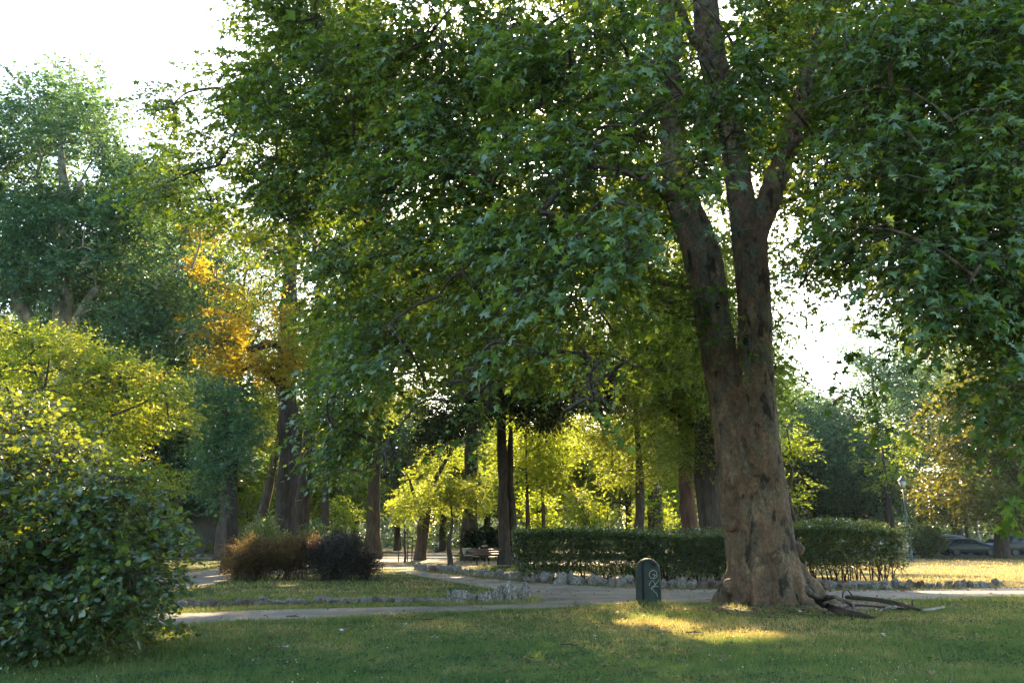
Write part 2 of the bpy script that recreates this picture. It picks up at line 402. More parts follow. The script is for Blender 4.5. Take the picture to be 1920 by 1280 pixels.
def gravel_mat():
    m, nd, lk = new_mat('gravel')
    g = N(nd, 'ShaderNodeNewGeometry')
    a = N(nd, 'ShaderNodeTexNoise', Scale=.8, Detail=5.0); b_ = N(nd, 'ShaderNodeTexVoronoi', Scale=38.0)
    for n in (a, b_): lk.new(g.outputs['Position'], n.inputs['Vector'])
    c1 = ramp(nd, [(.35, (.19, .160, .125)), (.55, (.265, .228, .180)), (.7, (.34, .275, .205))]); lk.new(a.outputs[0], c1.inputs[0])
    c2 = ramp(nd, [(0, (.55, .55, .55)), (1, (1.35, 1.35, 1.35))]); lk.new(b_.outputs['Color'], c2.inputs[0])
    mx = N(nd, 'ShaderNodeMix', data_type='RGBA', blend_type='MULTIPLY'); mx.inputs[0].default_value = .8; lk.new(c1.outputs[0], mx.inputs[6]); lk.new(c2.outputs[0], mx.inputs[7])
    b = N(nd, 'ShaderNodeBsdfPrincipled', Roughness=.9); lk.new(mx.outputs[2], b.inputs['Base Color']); b.inputs['Specular IOR Level'].default_value = .25
    bp = N(nd, 'ShaderNodeBump', Strength=.8, Distance=.02); lk.new(b_.outputs['Distance'], bp.inputs['Height']); lk.new(bp.outputs[0], b.inputs['Normal'])
    out = N(nd, 'ShaderNodeOutputMaterial'); lk.new(b.outputs[0], out.inputs[0])
    return m

M = {}
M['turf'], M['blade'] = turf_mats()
M['gravel'] = gravel_mat()
M['soil'] = noisy_mat('dry_soil', [(.35, (.075, .05, .032)), (.55, (.14, .10, .065)), (.7, (.20, .15, .09))], 3, bscale=25)
M['asphalt'] = noisy_mat('asphalt', [(.3, (.045, .045, .047)), (.7, (.065, .065, .066))], 3, bump=.3, bscale=60)
M['plane_bark'] = plane_bark()
M['bark'] = noisy_mat('bark', [(.3, (.022, .017, .014)), (.5, (.050, .040, .032)), (.72, (.095, .075, .058))], 7, stretch=(1, 1, .22), bump=.9, bscale=16, bdist=.05)
M['bark_red'] = noisy_mat('reddish_bark', [(.3, (.05, .028, .018)), (.55, (.11, .060, .040)), (.75, (.16, .10, .07))], 7, stretch=(1, 1, .18), bump=.9, bscale=16, bdist=.05)
M['bark_pale'] = noisy_mat('pale_bark', [(.35, (.10, .09, .065)), (.5, (.24, .22, .17)), (.7, (.42, .39, .31))], 3, stretch=(1, 1, .5), bump=.4)
M['deadwood'] = noisy_mat('deadwood', [(.3, (.025, .020, .016)), (.55, (.062, .048, .039)), (.75, (.12, .10, .08))], 5, bump=.8, bscale=20)
M['stone'] = noisy_mat('edging_stone', [(.3, (.085, .078, .070)), (.5, (.20, .19, .172)), (.68, (.42, .40, .365))], 7, bump=1.0, bscale=14, bdist=.05)
M['stone_brown'] = noisy_mat('brown_stone', [(.3, (.06, .045, .035)), (.5, (.15, .11, .085)), (.75, (.30, .24, .19))], 7, bump=1.0, bscale=14, bdist=.05)
M['twig'] = noisy_mat('twig', [(.3, (.03, .024, .018)), (.7, (.07, .055, .04))], 20, bump=0)

# foliage colours
M['leaf_plane'] = leaf_mat('plane_leaf', [(.022, .060, .014), (.034, .088, .020), (.055, .120, .028), (.085, .15, .035)], (.27, .38, .028), gloss=.032, rough=.5, tfac=.34, patch=((.10, .13, .02), (.6, .6, .04)), patch_scale=1.2, patch_pos=(.80, .95))
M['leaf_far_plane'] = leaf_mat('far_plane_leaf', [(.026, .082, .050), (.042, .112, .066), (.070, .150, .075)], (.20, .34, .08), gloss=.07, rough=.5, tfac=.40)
M['leaf_lime'] = leaf_mat('lime_leaf', [(.045, .095, .014), (.075, .14, .02), (.11, .17, .025)], (.58, .66, .045), gloss=.06, tfac=.5, patch=((.14, .12, .02), (.80, .58, .04)), patch_pos=(.70, .84))
M['leaf_rust'] = leaf_mat('rusty_chestnut_leaf', [(.20, .11, .015), (.26, .16, .02), (.14, .14, .02)], (.98, .62, .04), gloss=.05, tfac=.55, patch=((.09, .12, .02), (.65, .60, .04)), patch_pos=(.55, .72))
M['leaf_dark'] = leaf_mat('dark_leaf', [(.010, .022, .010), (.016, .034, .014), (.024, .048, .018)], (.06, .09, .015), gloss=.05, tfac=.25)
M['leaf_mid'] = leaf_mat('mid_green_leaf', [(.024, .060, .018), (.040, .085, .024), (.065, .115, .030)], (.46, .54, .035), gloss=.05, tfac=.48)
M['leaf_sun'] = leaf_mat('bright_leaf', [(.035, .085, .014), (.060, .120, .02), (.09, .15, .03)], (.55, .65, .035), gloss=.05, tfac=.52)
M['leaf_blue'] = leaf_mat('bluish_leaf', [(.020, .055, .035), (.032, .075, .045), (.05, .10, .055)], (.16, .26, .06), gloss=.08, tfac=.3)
M['leaf_pale'] = leaf_mat('pale_leaf', [(.05, .09, .035), (.08, .13, .05), (.12, .17, .07)], (.50, .55, .14), gloss=.08, tfac=.5)
M['leaf_glossy'] = leaf_mat('glossy_magnolia_leaf', [(.010, .028, .010), (.018, .045, .014), (.035, .050, .014)], (.46, .42, .03), gloss=.06, rough=.3, tfac=.22)
M['leaf_round'] = leaf_mat('round_leaf', [(.012, .038, .018), (.020, .058, .026), (.034, .082, .032)], (.42, .50, .04), gloss=.035, rough=.5, tfac=.38)
M['leaf_hedge'] = leaf_mat('hedge_leaf', [(.014, .038, .016), (.024, .060, .024), (.045, .090, .034)], (.34, .38, .05), gloss=.16, rough=.35, tfac=.32)
M['leaf_brown'] = leaf_mat('barberry_leaf', [(.024, .022, .012), (.040, .030, .018), (.070, .050, .028)], (.40, .26, .08), gloss=.05, tfac=.4)
M['leaf_purple'] = leaf_mat('dusky_leaf', [(.014, .016, .012), (.028, .030, .024), (.060, .058, .048)], (.12, .06, .05), gloss=.09, tfac=.25)
M['leaf_dead'] = leaf_mat('fallen_leaf', [(.10, .055, .03), (.17, .10, .05), (.26, .18, .10)], (.3, .16, .05), gloss=.03, tfac=.2)


# ------------------------------------------------------------------ world, sun
w = bpy.data.worlds.new('World'); bpy.context.scene.world = w; w.use_nodes = True
nt = w.node_tree; bg = nt.nodes['Background']
sky = nt.nodes.new('ShaderNodeTexSky'); sky.sky_type = 'NISHITA'; sky.sun_disc = False
sky.sun_elevation = SUN_EL; sky.sun_rotation = SUN_AZ; sky.air_density = 1.2; sky.dust_density = 1.2; sky.ozone_density = 1.0
nt.links.new(sky.outputs[0], bg.inputs[0]); bg.inputs[1].default_value = 0.15
sl = bpy.data.lights.new('sun', 'SUN'); sl.energy = 5.0; sl.angle = R(.6); sl.color = (1.0, .76, .45)
so = bpy.data.objects.new('sun', sl); C.objects.link(so)
so.rotation_euler = SUN.to_track_quat('Z', 'Y').to_euler()

# ------------------------------------------------------------------ places the sun reaches
for a in ((1215, 1158, 26), (1258, 1172, 30), (1300, 1190, 26), (1345, 1196, 28), (1390, 1196, 26), (1425, 1188, 22), (1385, 1140, 16), (1180, 1168, 16)):
    lit(a[0], a[1], 0, a[2] * 1.15, True)
for px in range(1600, 2400, 22):
    for py in (1062, 1073, 1086): lit(px + random.uniform(-6, 6), py, 0, 24, True)
for px in range(1500, 1640, 20): lit(px, 1080, 0, 12, True)
for px in range(1740, 2200, 22): lit(px, 1110, 0, 14, True)
for px, py, r in ((340, 1107, 12), (365, 1101, 12), (390, 1095, 11), (415, 1089, 10), (330, 1150, 14), (360, 1151, 12), (390, 1152, 10), (345, 1132, 12),
                  (590, 1078, 9), (700, 1076, 8), (855, 1082, 7), (520, 1080, 8)): lit(px, py, 0, r, True)
for px in range(700, 860, 14): lit(px, 1044, 0, 9, True); lit(px, 1038, 0, 8, True)
for px in range(340, 430, 12): lit(px, 1044, 0, 6, True)
LIT3 = [(60, 640, 25, 75), (160, 680, 25, 70), (260, 720, 25, 60), (320, 770, 25, 40), (60, 760, 24, 60), (160, 790, 24, 45), (0, 700, 25, 70),
        (430, 640, 43, 50), (400, 480, 43, 40), (470, 700, 43, 32), (520, 600, 43, 30), (840, 860, 50, 45), (790, 900, 50, 35), (880, 910, 51, 30), (1060, 860, 62, 50), (1130, 920, 62, 50), (1010, 920, 62, 40),
        (620, 930, 62, 50), (660, 970, 62, 30), (480, 900, 62, 40), (500, 960, 40, 30), (460, 1005, 31, 16), (590, 1000, 31, 14),
        (1520, 840, 40, 35), (1770, 860, 60, 50), (1760, 950, 60, 40), (1660, 790, 75, 45), (330, 300, 22, 40), (420, 330, 20, 35), (300, 240, 22, 40), (560, 850, 20, 14),
        (1230, 920, 62, 40), (1000, 1000, 36, 10), (1150, 1000, 36, 12), (890, 1045, 46, 8), (930, 1040, 48, 8)]
for a in LIT3: lit(*a)

for a in ((20, 770, 11.2, 55), (90, 800, 11.5, 50), (150, 850, 11.5, 40), (200, 900, 12, 30)): lit(*a, p=.9)
LIT.append((np.array([0, 0, EYE]), .06, 1.0))      # the gap in the leaves where the sun glints through
# ------------------------------------------------------------------ ground, paths
def poly_sheet(name, pix, mat, z, step=.35, amp=.10, kind='structure', dome=0):
    P = [gp(a, b) for a, b in pix]; out = []
    n = len(P)
    for i in range(n):
        a, b = P[i], P[(i + 1) % n]; L = (b - a).length; k = max(1, min(60, int(L / step)))
        for j in range(k):
            p = a.lerp(b, j / k)
            if abs(p.x) < 30 and p.y < 60:
                p = p + Vector((mnoise.noise(p * 1.7), mnoise.noise(p * 1.7 + Vector((9, 3, 1))), 0)) * amp * 2
            out.append((p.x, p.y, z))
    me = bpy.data.meshes.new(name); me.from_pydata(out, [], [list(range(len(out)))]); me.update()
    if me.polygons[0].normal.z < 0: me.flip_normals()
    return tag(link(name, me, mat), kind=kind), np.array([(p[0], p[1]) for p in out])

gg = Geo(); gg.add([(-900, -300, 0), (900, -300, 0), (900, 1500, 0), (-900, 1500, 0)], [(0, 1, 2), (0, 2, 3)])
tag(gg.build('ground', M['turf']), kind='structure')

NEAR = [(-300, 1212), (300, 1174), (450, 1164), (600, 1158), (760, 1151), (900, 1145), (1050, 1139), (1190, 1131), (1370, 1130), (1520, 1127), (1700, 1123), (1920, 1118), (2500, 1108)]
FAR = [(2500, 1090), (1920, 1100), (1700, 1106), (1560, 1107), (1400, 1105), (1250, 1104), (1130, 1099), (1000, 1091), (900, 1083), (820, 1074), (770, 1067)]
ISL_R = [(740, 1070), (800, 1082), (880, 1096), (960, 1110), (1004, 1122), (1000, 1129), (900, 1134), (800, 1136), (600, 1140), (450, 1144), (330, 1149), (100, 1160), (-300, 1180)]
path1, pp1 = poly_sheet('path', NEAR + FAR + ISL_R, M['gravel'], .008)
P2 = [(-300, 1150), (200, 1128), (330, 1106), (400, 1094), (450, 1083), (540, 1074), (700, 1066), (772, 1066), (900, 1061), (1000, 1060), (1200, 1060), (1340, 1058), (1340, 1050), (1100, 1049), (940, 1050), (860, 1050), (700, 1050), (560, 1056), (430, 1064), (330, 1076), (200, 1090), (-300, 1110)]
path2, pp2 = poly_sheet('path', P2, M['gravel'], .012)
path3, pp3 = poly_sheet('path', [(770, 1052), (860, 1050.5), (850, 1042), (840, 1038), (900, 1036), (900, 1033.5), (800, 1035), (690, 1042), (660, 1046), (700, 1050)], M['gravel'], .016, amp=.05)
path4, pp4 = poly_sheet('path', [(250, 1048), (440, 1048), (440, 1044), (250, 1043)], M['gravel'], .016, amp=.05)
bed, pb = poly_sheet('hedge_bed', [(940, 1084), (1000, 1091), (1130, 1099), (1250, 1104), (1400, 1105), (1560, 1107), (1700, 1106), (1700, 1096), (1500, 1082), (1250, 1080), (1000, 1072), (900, 1072)], M['soil'], .005)
bed2, pb2 = poly_sheet('tree_bed', [(1340, 1146), (1350, 1128), (1500, 1124), (1640, 1128), (1680, 1136), (1600, 1146), (1540, 1152), (1440, 1150)], M['soil'], .004)
rd = Geo(); rd.add([(6, 66.5, .03), (140, 60, .03), (140, 84, .03), (6, 84, .03)], [(0, 1, 2), (0, 2, 3)]); tag(rd.build('road', M['asphalt']), kind='structure')

def inside(P, poly):
    x, y = P[:, 0], P[:, 1]; c = np.zeros(len(P), bool); n = len(poly); j = n - 1
    for i in range(n):
        xi, yi = poly[i]; xj, yj = poly[j]
        hit = ((yi > y) != (yj > y)) & (x < (xj - xi) * (y - yi) / (yj - yi + 1e-12) + xi)
        c ^= hit; j = i
    return c

# grass blades: dense near the viewer, thinner with distance
def blades(n, y0, y1, hmin, hmax, wd, power=2.0, xr=.70):
    u = rng.random(n)
    if power == 2.0: y = 1 / (1 / y0 + u * (1 / y1 - 1 / y0))
    else: y = y0 + u * (y1 - y0)
    x = rng.uniform(-1, 1, n) * (y * xr + 1.0)
    P = np.stack([x, y, np.zeros(n)], 1)
    bad = inside(P, pp1) | inside(P, pp2) | inside(P, pp3) | (inside(P, pb) & (rng.random(n) < .93)) | (inside(P, pb2) & (rng.random(n) < .75))
    # a few blades creep over the path edge
    P = P[~bad]
    k = vnoise(P, .8, 5) * .6 + vnoise(P, 2.3, 8) * .6
    P = P[rng.random(len(P)) < .25 + k]
    n = len(P)
    A = np.stack([rng.normal(0, .5, n), rng.normal(0, .5, n), np.ones(n)], 1)
    Nn = np.stack([rng.normal(0, 1, n), rng.normal(0, 1, n), rng.normal(0, .3, n)], 1)
    H = rng.uniform(hmin, hmax, n) * (.45 + .7 * vnoise(P, 1.1, 3) + .7 * vnoise(P, .22, 13) ** 2)
    return P, A, Nn, H, wd * np.clip(P[:, 1] / 12, .8, 6)
gb = Geo()
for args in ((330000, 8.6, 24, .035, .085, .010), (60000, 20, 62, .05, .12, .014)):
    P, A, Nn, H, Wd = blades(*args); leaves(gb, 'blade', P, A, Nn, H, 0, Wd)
# taller seeding stalks
P, A, Nn, H, Wd = blades(5000, 9, 34, .12, .24, .006); leaves(gb, 'blade', P, A, Nn, H, 0, Wd)
# fringe of dry grass along the path edges
def fringe(pix, n, hmin, hmax, wd):
    G = [gp(*a) for a in pix]; P = []
    for i in range(n):
        j = random.randrange(len(G) - 1); p = G[j].lerp(G[j + 1], random.random())
        P.append((p.x + random.gauss(0, .1), p.y + random.gauss(0, .13), 0))
    P = np.array(P); k = len(P)
    leaves(gb, 'blade', P, np.stack([rng.normal(0, .35, k), rng.normal(0, .35, k), np.ones(k)], 1), rng.normal(0, 1, (k, 3)), rng.uniform(hmin, hmax, k), 0, np.full(k, wd))
fringe([a for a in ISL_R if a[0] > 200 and a[1] > 1120], 2600, .04, .16, .014)
fringe([a for a in FAR if a[0] < 2000], 2600, .04, .14, .014)
fringe([(300, 1175), (450, 1165), (600, 1159), (760, 1152), (900, 1146), (1050, 1140), (1190, 1132), (1370, 1131)], 3000, .03, .08, .011)
fringe([(1185, 1133), (1250, 1133)], 500, .08, .16, .011)
fringe([(1360, 1136), (1440, 1148), (1540, 1146)], 500, .06, .14, .011)
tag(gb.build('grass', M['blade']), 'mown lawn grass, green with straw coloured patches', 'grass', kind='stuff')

# white clover heads and scattered fallen leaves
# low broad-leaved weeds and clover foliage among the blades
wg = Geo(); n = 9000; u = rng.random(n); y = 1 / (1 / 8.8 + u * (1 / 22 - 1 / 8.8)); x = rng.uniform(-1, 1, n) * y * .7; P = np.stack([x, y, rng.uniform(.03, .06, n)], 1)
P = P[(vnoise(P, 1.3, 31) > .52) & ~inside(P, pp1) & ~inside(P, pp2)]; P = np.repeat(P, 3, 0) + rng.normal(0, .025, (len(P) * 3, 3)) * [1, 1, .2]; n = len(P)
leaves(wg, 'round', P, rng.normal(0, 1, (n, 3)) * [1, 1, .25], rng.normal(0, .3, (n, 3)) + [0, 0, 1], rng.uniform(.018, .04, n))
M['weed'] = leaf_mat('weed_leaf', [(.025, .060, .025), (.04, .085, .034), (.06, .11, .045)], (.12, .18, .04), gloss=.01, tfac=.2)
tag(wg.build('weeds', M['weed']), 'low clover and broad leaved weeds among the grass', 'weeds', kind='stuff')
M['clover'] = plain('clover_white', (.55, .54, .48), .8)
cl = Geo()
n = 520; y = rng.uniform(9, 15, n); x = rng.uniform(-1, 1, n) * y * .68; P = np.stack([x, y, rng.uniform(.03, .06, n)], 1)
P = P[vnoise(P, 1.6, 4) > .5]; n = len(P)
leaves(cl, 'round', P, rng.normal(0, 1, (n, 3)), np.tile([0, -.6, 1.], (n, 1)), rng.uniform(.010, .019, n))
tag(cl.build('clover_flowers', M['clover']), 'tiny white clover heads dotted over the near lawn', 'clover', kind='stuff')
fl = Geo()
n = 5200; u = rng.random(n); y = 9 + 26 * u ** .8; x = rng.uniform(-1, 1, n) * y * .7; P = np.stack([x, y, rng.uniform(.03, .07, n)], 1)
onp = inside(P, pp1) | inside(P, pp2); P[onp, 2] = .02
inbed = inside(P, pb)
keep = (rng.random(n) < .16) | inbed | (vnoise(P, 2.2, 9) > .68)
P = P[keep]; n = len(P)
extra = []
for _ in range(900):
    i = random.randrange(len(FAR) - 2); q = gp(*FAR[i]).lerp(gp(*FAR[i + 1]), random.random()); extra.append((q.x + random.gauss(0, .3), q.y + random.gauss(-.1, .35), .025))
for _ in range(260):
    q = gp(1430, 1146); extra.append((q.x + random.gauss(0, 1.3), q.y + random.gauss(-.2, .5), .05))
P = np.concatenate([P, np.array(extra)]); n = len(P)
leaves(fl, 'plane3', P, rng.normal(0, 1, (n, 3)) * [1, 1, .15], rng.normal(0, .35, (n, 3)) + [0, 0, 1], rng.uniform(.05, .13, n))
tag(fl.build('fallen_leaves', M['leaf_dead']), 'dry brown leaves fallen along the path and under the hedge', 'leaf litter', kind='stuff')

# ------------------------------------------------------------------ tree machinery
def in_poly(px, py, poly):
    c = False; j = len(poly) - 1
    for i in range(len(poly)):
        xi, yi = poly[i]; xj, yj = poly[j]
        if (yi > py) != (yj > py) and px < (xj - xi) * (py - yi) / (yj - yi) + xi: c = not c
        j = i
    return c

def screen_blobs(poly, Df, n, rlo, rhi, inset=.55, sep=.55):
    """leaf masses filling an outline seen from the path, each with its own distance and size"""
    xs = [a for a, b in poly]; ys = [b for a, b in poly]; out = []; tries = 0
    while len(out) < n and tries < n * 60:
        tries += 1
        px = random.uniform(min(xs), max(xs)); py = random.uniform(min(ys), max(ys))
        if not in_poly(px, py, poly): continue
        D = Df(px, py); r = random.uniform(rlo, rhi); rp = r / mpp(px, py, D) * inset
        if not all(in_poly(px + dx * rp, py + dy * rp, poly) for dx, dy in ((1, 0), (-1, 0), (0, 1), (0, -1))): continue
        c = at(px, py, D)
        if any((c - b[0]).length < sep * (r + b[1][0]) for b in out): continue
        out.append((c, (r, r, r * .72)))
    return out

def grow(geo, skel, blobs, r0=.05, mat=0, seg=5, tips=0):
    """limbs that reach out from the trunk to each leaf mass"""
    S = [np.array(p) for p in skel]
    order = sorted(blobs, key=lambda b: min(np.linalg.norm(np.array(b[0]) - s) for s in S[::2] or S))
    for c, r in order:
        c = np.array(c); A = np.array(S); d = np.linalg.norm(A - c, axis=1) + np.maximum(0, A[:, 2] - c[2]) * .6
        a = A[int(np.argmin(d))]; L = np.linalg.norm(c - a)
        if L < .05: continue
        mid = (a + c) / 2 + np.array([0, 0, .10 * L]) + rng.normal(0, .05 * L, 3)
        ra = min(r0 * (.5 + .25 * L), r0 * 2.2)
        pts, rad = smooth_path([a, mid, c], [ra, ra * .65, ra * .3], 3)
        tube(geo, pts, rad, seg, mat, cap=False)
        S += [np.array(p) for p in pts[2:]]
        for _ in range(tips):
            e = c + rng.normal(0, 1, 3) * np.array(r) * .7
            tube(geo, [c, (c + e) / 2 + rng.normal(0, .06, 3), e], [ra * .3, ra * .2, ra * .1], 4, mat, cap=False)

CLEAR = [((1285, 470), (1262, 380), 44), ((1300, 600), (1285, 470), 50), ((1408, 560), (1405, 400), 52), ((1420, 420), (1492, 240), 34), ((1385, 390), (1372, 290), 26), ((1332, 110), (1322, -40), 36), ((1500, 240), (1530, 60), 16), ((1235, 352), (1130, 312), 14), ((1262, 330), (1255, 120), 14), ((1360, 200), (1372, 280), 14)]
def clear_of_stems(P, Ymax=20.3):
    fz = P[:, 1] * cp + (P[:, 2] - EYE) * sp; px = 960 + P[:, 0] / fz * F; py = 640 - (-P[:, 1] * sp + (P[:, 2] - EYE) * cp) / fz * F
    ok = np.ones(len(P), bool)
    for (x0, y0), (x1, y1), r in CLEAR:
        t = np.clip(((px - x0) * (x1 - x0) + (py - y0) * (y1 - y0)) / ((x1 - x0) ** 2 + (y1 - y0) ** 2), 0, 1)
        ok &= ((px - x0 - t * (x1 - x0)) ** 2 + (py - y0 - t * (y1 - y0)) ** 2 > (r + 8) ** 2) | (P[:, 1] > Ymax)
    return ok
def foliage(geo, blobs, kind, size, lai, k=6, L=.6, hub=None, twig=None, thr=.0, nscale=1.2, seed=1, shell=2.4, **kw):
    for i, (c, r) in enumerate(blobs):
        la = {'plane': .45, 'plane3': .36, 'round': .62, 'quad': .36, 'lance': .22}[kind] * size * size
        n = max(3, int(lai * math.pi * r[0] * r[2] * 1.2 / (k * la)))
        P, D = blob_twigs(c, r, n, shell, hub)
        if thr > 0:
            q = vnoise(P, nscale, seed) > thr; P, D = P[q], D[q]
        if kind == 'plane': q = clear_of_stems(P + norm(D) * L * .5) | (rng.random(len(P)) < .03); P, D = P[q], D[q]
        sprays(geo, kind, P, D, L, k, size, 0, twig_mat=twig, **kw)

def finish_tree(name, label, cat, base, trunk_geo, crown_geo, bark, leafm, group=None, twig=False):
    e = empty(name, base); tag(e, label, cat, group)
    t = trunk_geo.build('trunk', bark, e, smooth=True, origin=base)
    c = crown_geo.build('crown', [leafm, M['twig']] if twig else [leafm], e, origin=base)
    return e

def simple_tree(name, label, px, Y, top_py, crown_base, Rr, tr, leafm, bark='bark', group=None, nblob=16, br=None, size=None, lai=2.6,
                lean=0.0, kind='quad', k=6, squash=1.0, thr=.0, base=None, fork=0, taper='dome', seed=None, thin=1.0, cat='tree', leafL=None):
    b = Vector(base) if base else Vector((ray(px, 1000)[0] * Y / ray(px, 1000)[1], Y, 0))
    H = at(px, top_py, Y).z
    tg = Geo(); cg = Geo()
    lx = lean * H
    pts = [b + Vector((lx * t + random.uniform(-.12, .12) * min(1, t * 4), random.uniform(-.1, .1) * min(1, t * 4), H * .86 * t - (.1 if t == 0 else 0))) for t in (0, .12, .3, .5, .72, 1)]
    pp, rr = smooth_path(pts, [tr * 1.35, tr * 1.02, tr * .86, tr * .62, tr * .38, tr * .1], 4)
    tube(tg, pp, rr, 10, wob=.35)
    skel = [p for p in pp if p.z > crown_base * .75]
    cx = b.x + lean * (H + crown_base) / 2; cz = (H + crown_base) / 2; hz = (H - crown_base) / 2
    br = br or Rr * .36; blobs = []; tries = 0
    while len(blobs) < nblob and tries < nblob * 40:
        tries += 1
        u = Vector((random.gauss(0, 1), random.gauss(0, 1), random.gauss(0, 1))).normalized() * random.random() ** .45
        zz = u.z
        f = 1.0 if taper == 'dome' else (1.05 - .75 * (zz + 1) / 2)
        r = br * random.uniform(.75, 1.25)
        c = Vector((cx + u.x * (Rr - r * .6) * f, b.y + u.y * (Rr - r * .6) * f, cz + zz * (hz - r * .5)))
        if any((c - q[0]).length < .5 * (r + q[1][0]) for q in blobs): continue
        blobs.append((c, (r, r, r * .75 * squash)))
    grow(tg, skel, blobs, max(.03, tr * .22), seg=4)
    size = size or max(.11, .0034 * Y)
    foliage(cg, blobs, kind, size, lai, k=k, L=leafL or size * 3.2, hub=(b.x, b.y, crown_base), thr=thr, seed=seed or int(abs(px)) % 97)
    return finish_tree(name, label, cat, b, tg, cg, M[bark], M[leafm], group)

# ------------------------------------------------------------------ the big plane tree by the bin
def stem(spec, D0, D1):
    pts = []; rad = []
    n = len(spec)
    for i, (px, py, wpx) in enumerate(spec):
        D = D0 + (D1 - D0) * i / (n - 1); pts.append(at(px, py, D)); rad.append(wpx / 2 * mpp(px, py, D) * (ray(px, py)[1]) ** 0)
    return pts, rad
BD = gp(1440, 1136).y + .95
bb = Vector((gp(1440, 1136).x * BD / gp(1440, 1136).y, BD, 0))
raw = Geo()
STEMS = [
    ([(1442, 1150, 132), (1438, 1080, 118), (1432, 1000, 108), (1424, 920, 100), (1415, 840, 94), (1416, 760, 76), (1417, 680, 66), (1415, 600, 62), (1410, 520, 62), (1404, 440, 68)], BD, BD - .1),
    ([(1412, 1150, 80), (1405, 1050, 82), (1394, 960, 84), (1382, 860, 76), (1370, 780, 70), (1353, 700, 64), (1336, 600, 66), (1320, 500, 72), (1300, 430, 66), (1278, 370, 60), (1266, 300, 52), (1258, 200, 46), (1253, 100, 36), (1248, 0, 28), (1240, -120, 20)], BD, BD + .7),
    ([(1400, 460, 52), (1390, 380, 52), (1378, 300, 46), (1360, 200, 52), (1334, 100, 52), (1322, 0, 48), (1318, -120, 40), (1310, -300, 26)], BD, BD - .4),
    ([(1408, 460, 44), (1428, 410, 42), (1452, 340, 40), (1478, 270, 40), (1498, 200, 34), (1516, 130, 28), (1534, 50, 24), (1560, -60, 16)], BD - .1, BD + .6),
    ([(1262, 372, 26), (1232, 352, 26), (1200, 328, 22), (1160, 312, 20), (1110, 306, 16), (1040, 300, 12), (960, 280, 8)], BD + .4, BD - 5),
    ([(1334, 100, 24), (1305, 80, 20), (1285, 40, 16), (1260, -20, 12)], BD - .3, BD - 1.5),
    ([(1470, 300, 18), (1495, 270, 16), (1530, 255, 12), (1620, 250, 8)], BD, BD - 2),
    ([(1345, 530, 20), (1290, 535, 16), (1240, 530, 12), (1180, 515, 8)], BD + .6, BD + 3),
]
for spec, a, b_ in STEMS:
    pts, rad = stem(spec, a, b_); pts, rad = smooth_path(pts, rad, 3); tube(raw, pts, rad, 20)
# root flare: buttresses
for ang, ln, r in ((-2.6, 1.0, .30), (-2.05, .9, .34), (-1.35, .85, .36), (-.75, 1.0, .34), (-.15, 1.35, .32), (.6, 1.0, .3), (2.2, 1.0, .3), (3.0, 1.05, .3)):
    d = Vector((math.cos(ang), math.sin(ang), 0))
    pts, rad = smooth_path([bb + d * .50 + Vector((0, 0, 1.7)), bb + d * .68 + Vector((0, 0, .85)), bb + d * (ln * .86) + Vector((0, 0, .25)), bb + d * (ln * 1.18) + Vector((0, 0, -.12))], [.16, r * .72, r * .74, r * .5], 4)
    tube(raw, pts, rad, 12)
# burls
for px, py, rp, off in ((1368, 982, 16, .35), (1458, 1044, 10, .86), (1497, 1030, 12, .3), (1420, 884, 9, .75), (1371, 905, 10, .3), (1372, 1100, 16, .2)):
    c = at(px, py, BD - off); r = rp * mpp(px, py, BD)
    bm = bmesh.new(); bmesh.ops.create_icosphere(bm, subdivisions=2, radius=r); V = [tuple(v.co + c) for v in bm.verts]; T = [[v.index for v in f.verts] for f in bm.faces]; raw.add(V, T); bm.free()
tmp = raw.build('tmp', M['plane_bark'])
md = tmp.modifiers.new('r', 'REMESH'); md.mode = 'VOXEL'; md.voxel_size = .038
dg = bpy.context.evaluated_depsgraph_get(); me = bpy.data.meshes.new_from_object(tmp.evaluated_get(dg)); bpy.data.objects.remove(tmp)
nv = len(me.vertices); co = np.empty(nv * 3, dtype=np.float32); me.vertices.foreach_get('co', co); co = co.reshape(-1, 3)
no = np.empty(nv * 3, dtype=np.float32); me.vertices.foreach_get('normal', no); no = no.reshape(-1, 3)
d = (vnoise(co * [1, 1, .35], .5, 2) - .5) * .06 + (vnoise(co * [1, 1, .4], .16, 3) - .5) * .05 + (vnoise(co * [1, 1, .6], .08, 6) - .5) * .035
rootn = np.clip(1 - co[:, 2] / 1.6, 0, 1); d += rootn * (vnoise(co * [1, 1, .15], .45, 12) - .5) * .22
co = co + no * d[:, None] - np.array(bb)
me.vertices.foreach_set('co', co.astype(np.float32).ravel()); me.update()
me.materials.clear()
big = empty('plane_tree', bb)
tag(big, 'huge forked plane tree with mottled brown bark beside the green litter bin', 'tree')
TV = co.copy(); me.calc_loop_triangles(); nt_ = len(me.loop_triangles); TT_ = np.empty(nt_ * 3, dtype=np.int32); me.loop_triangles.foreach_get('vertices', TT_)
bpy.data.meshes.remove(me)

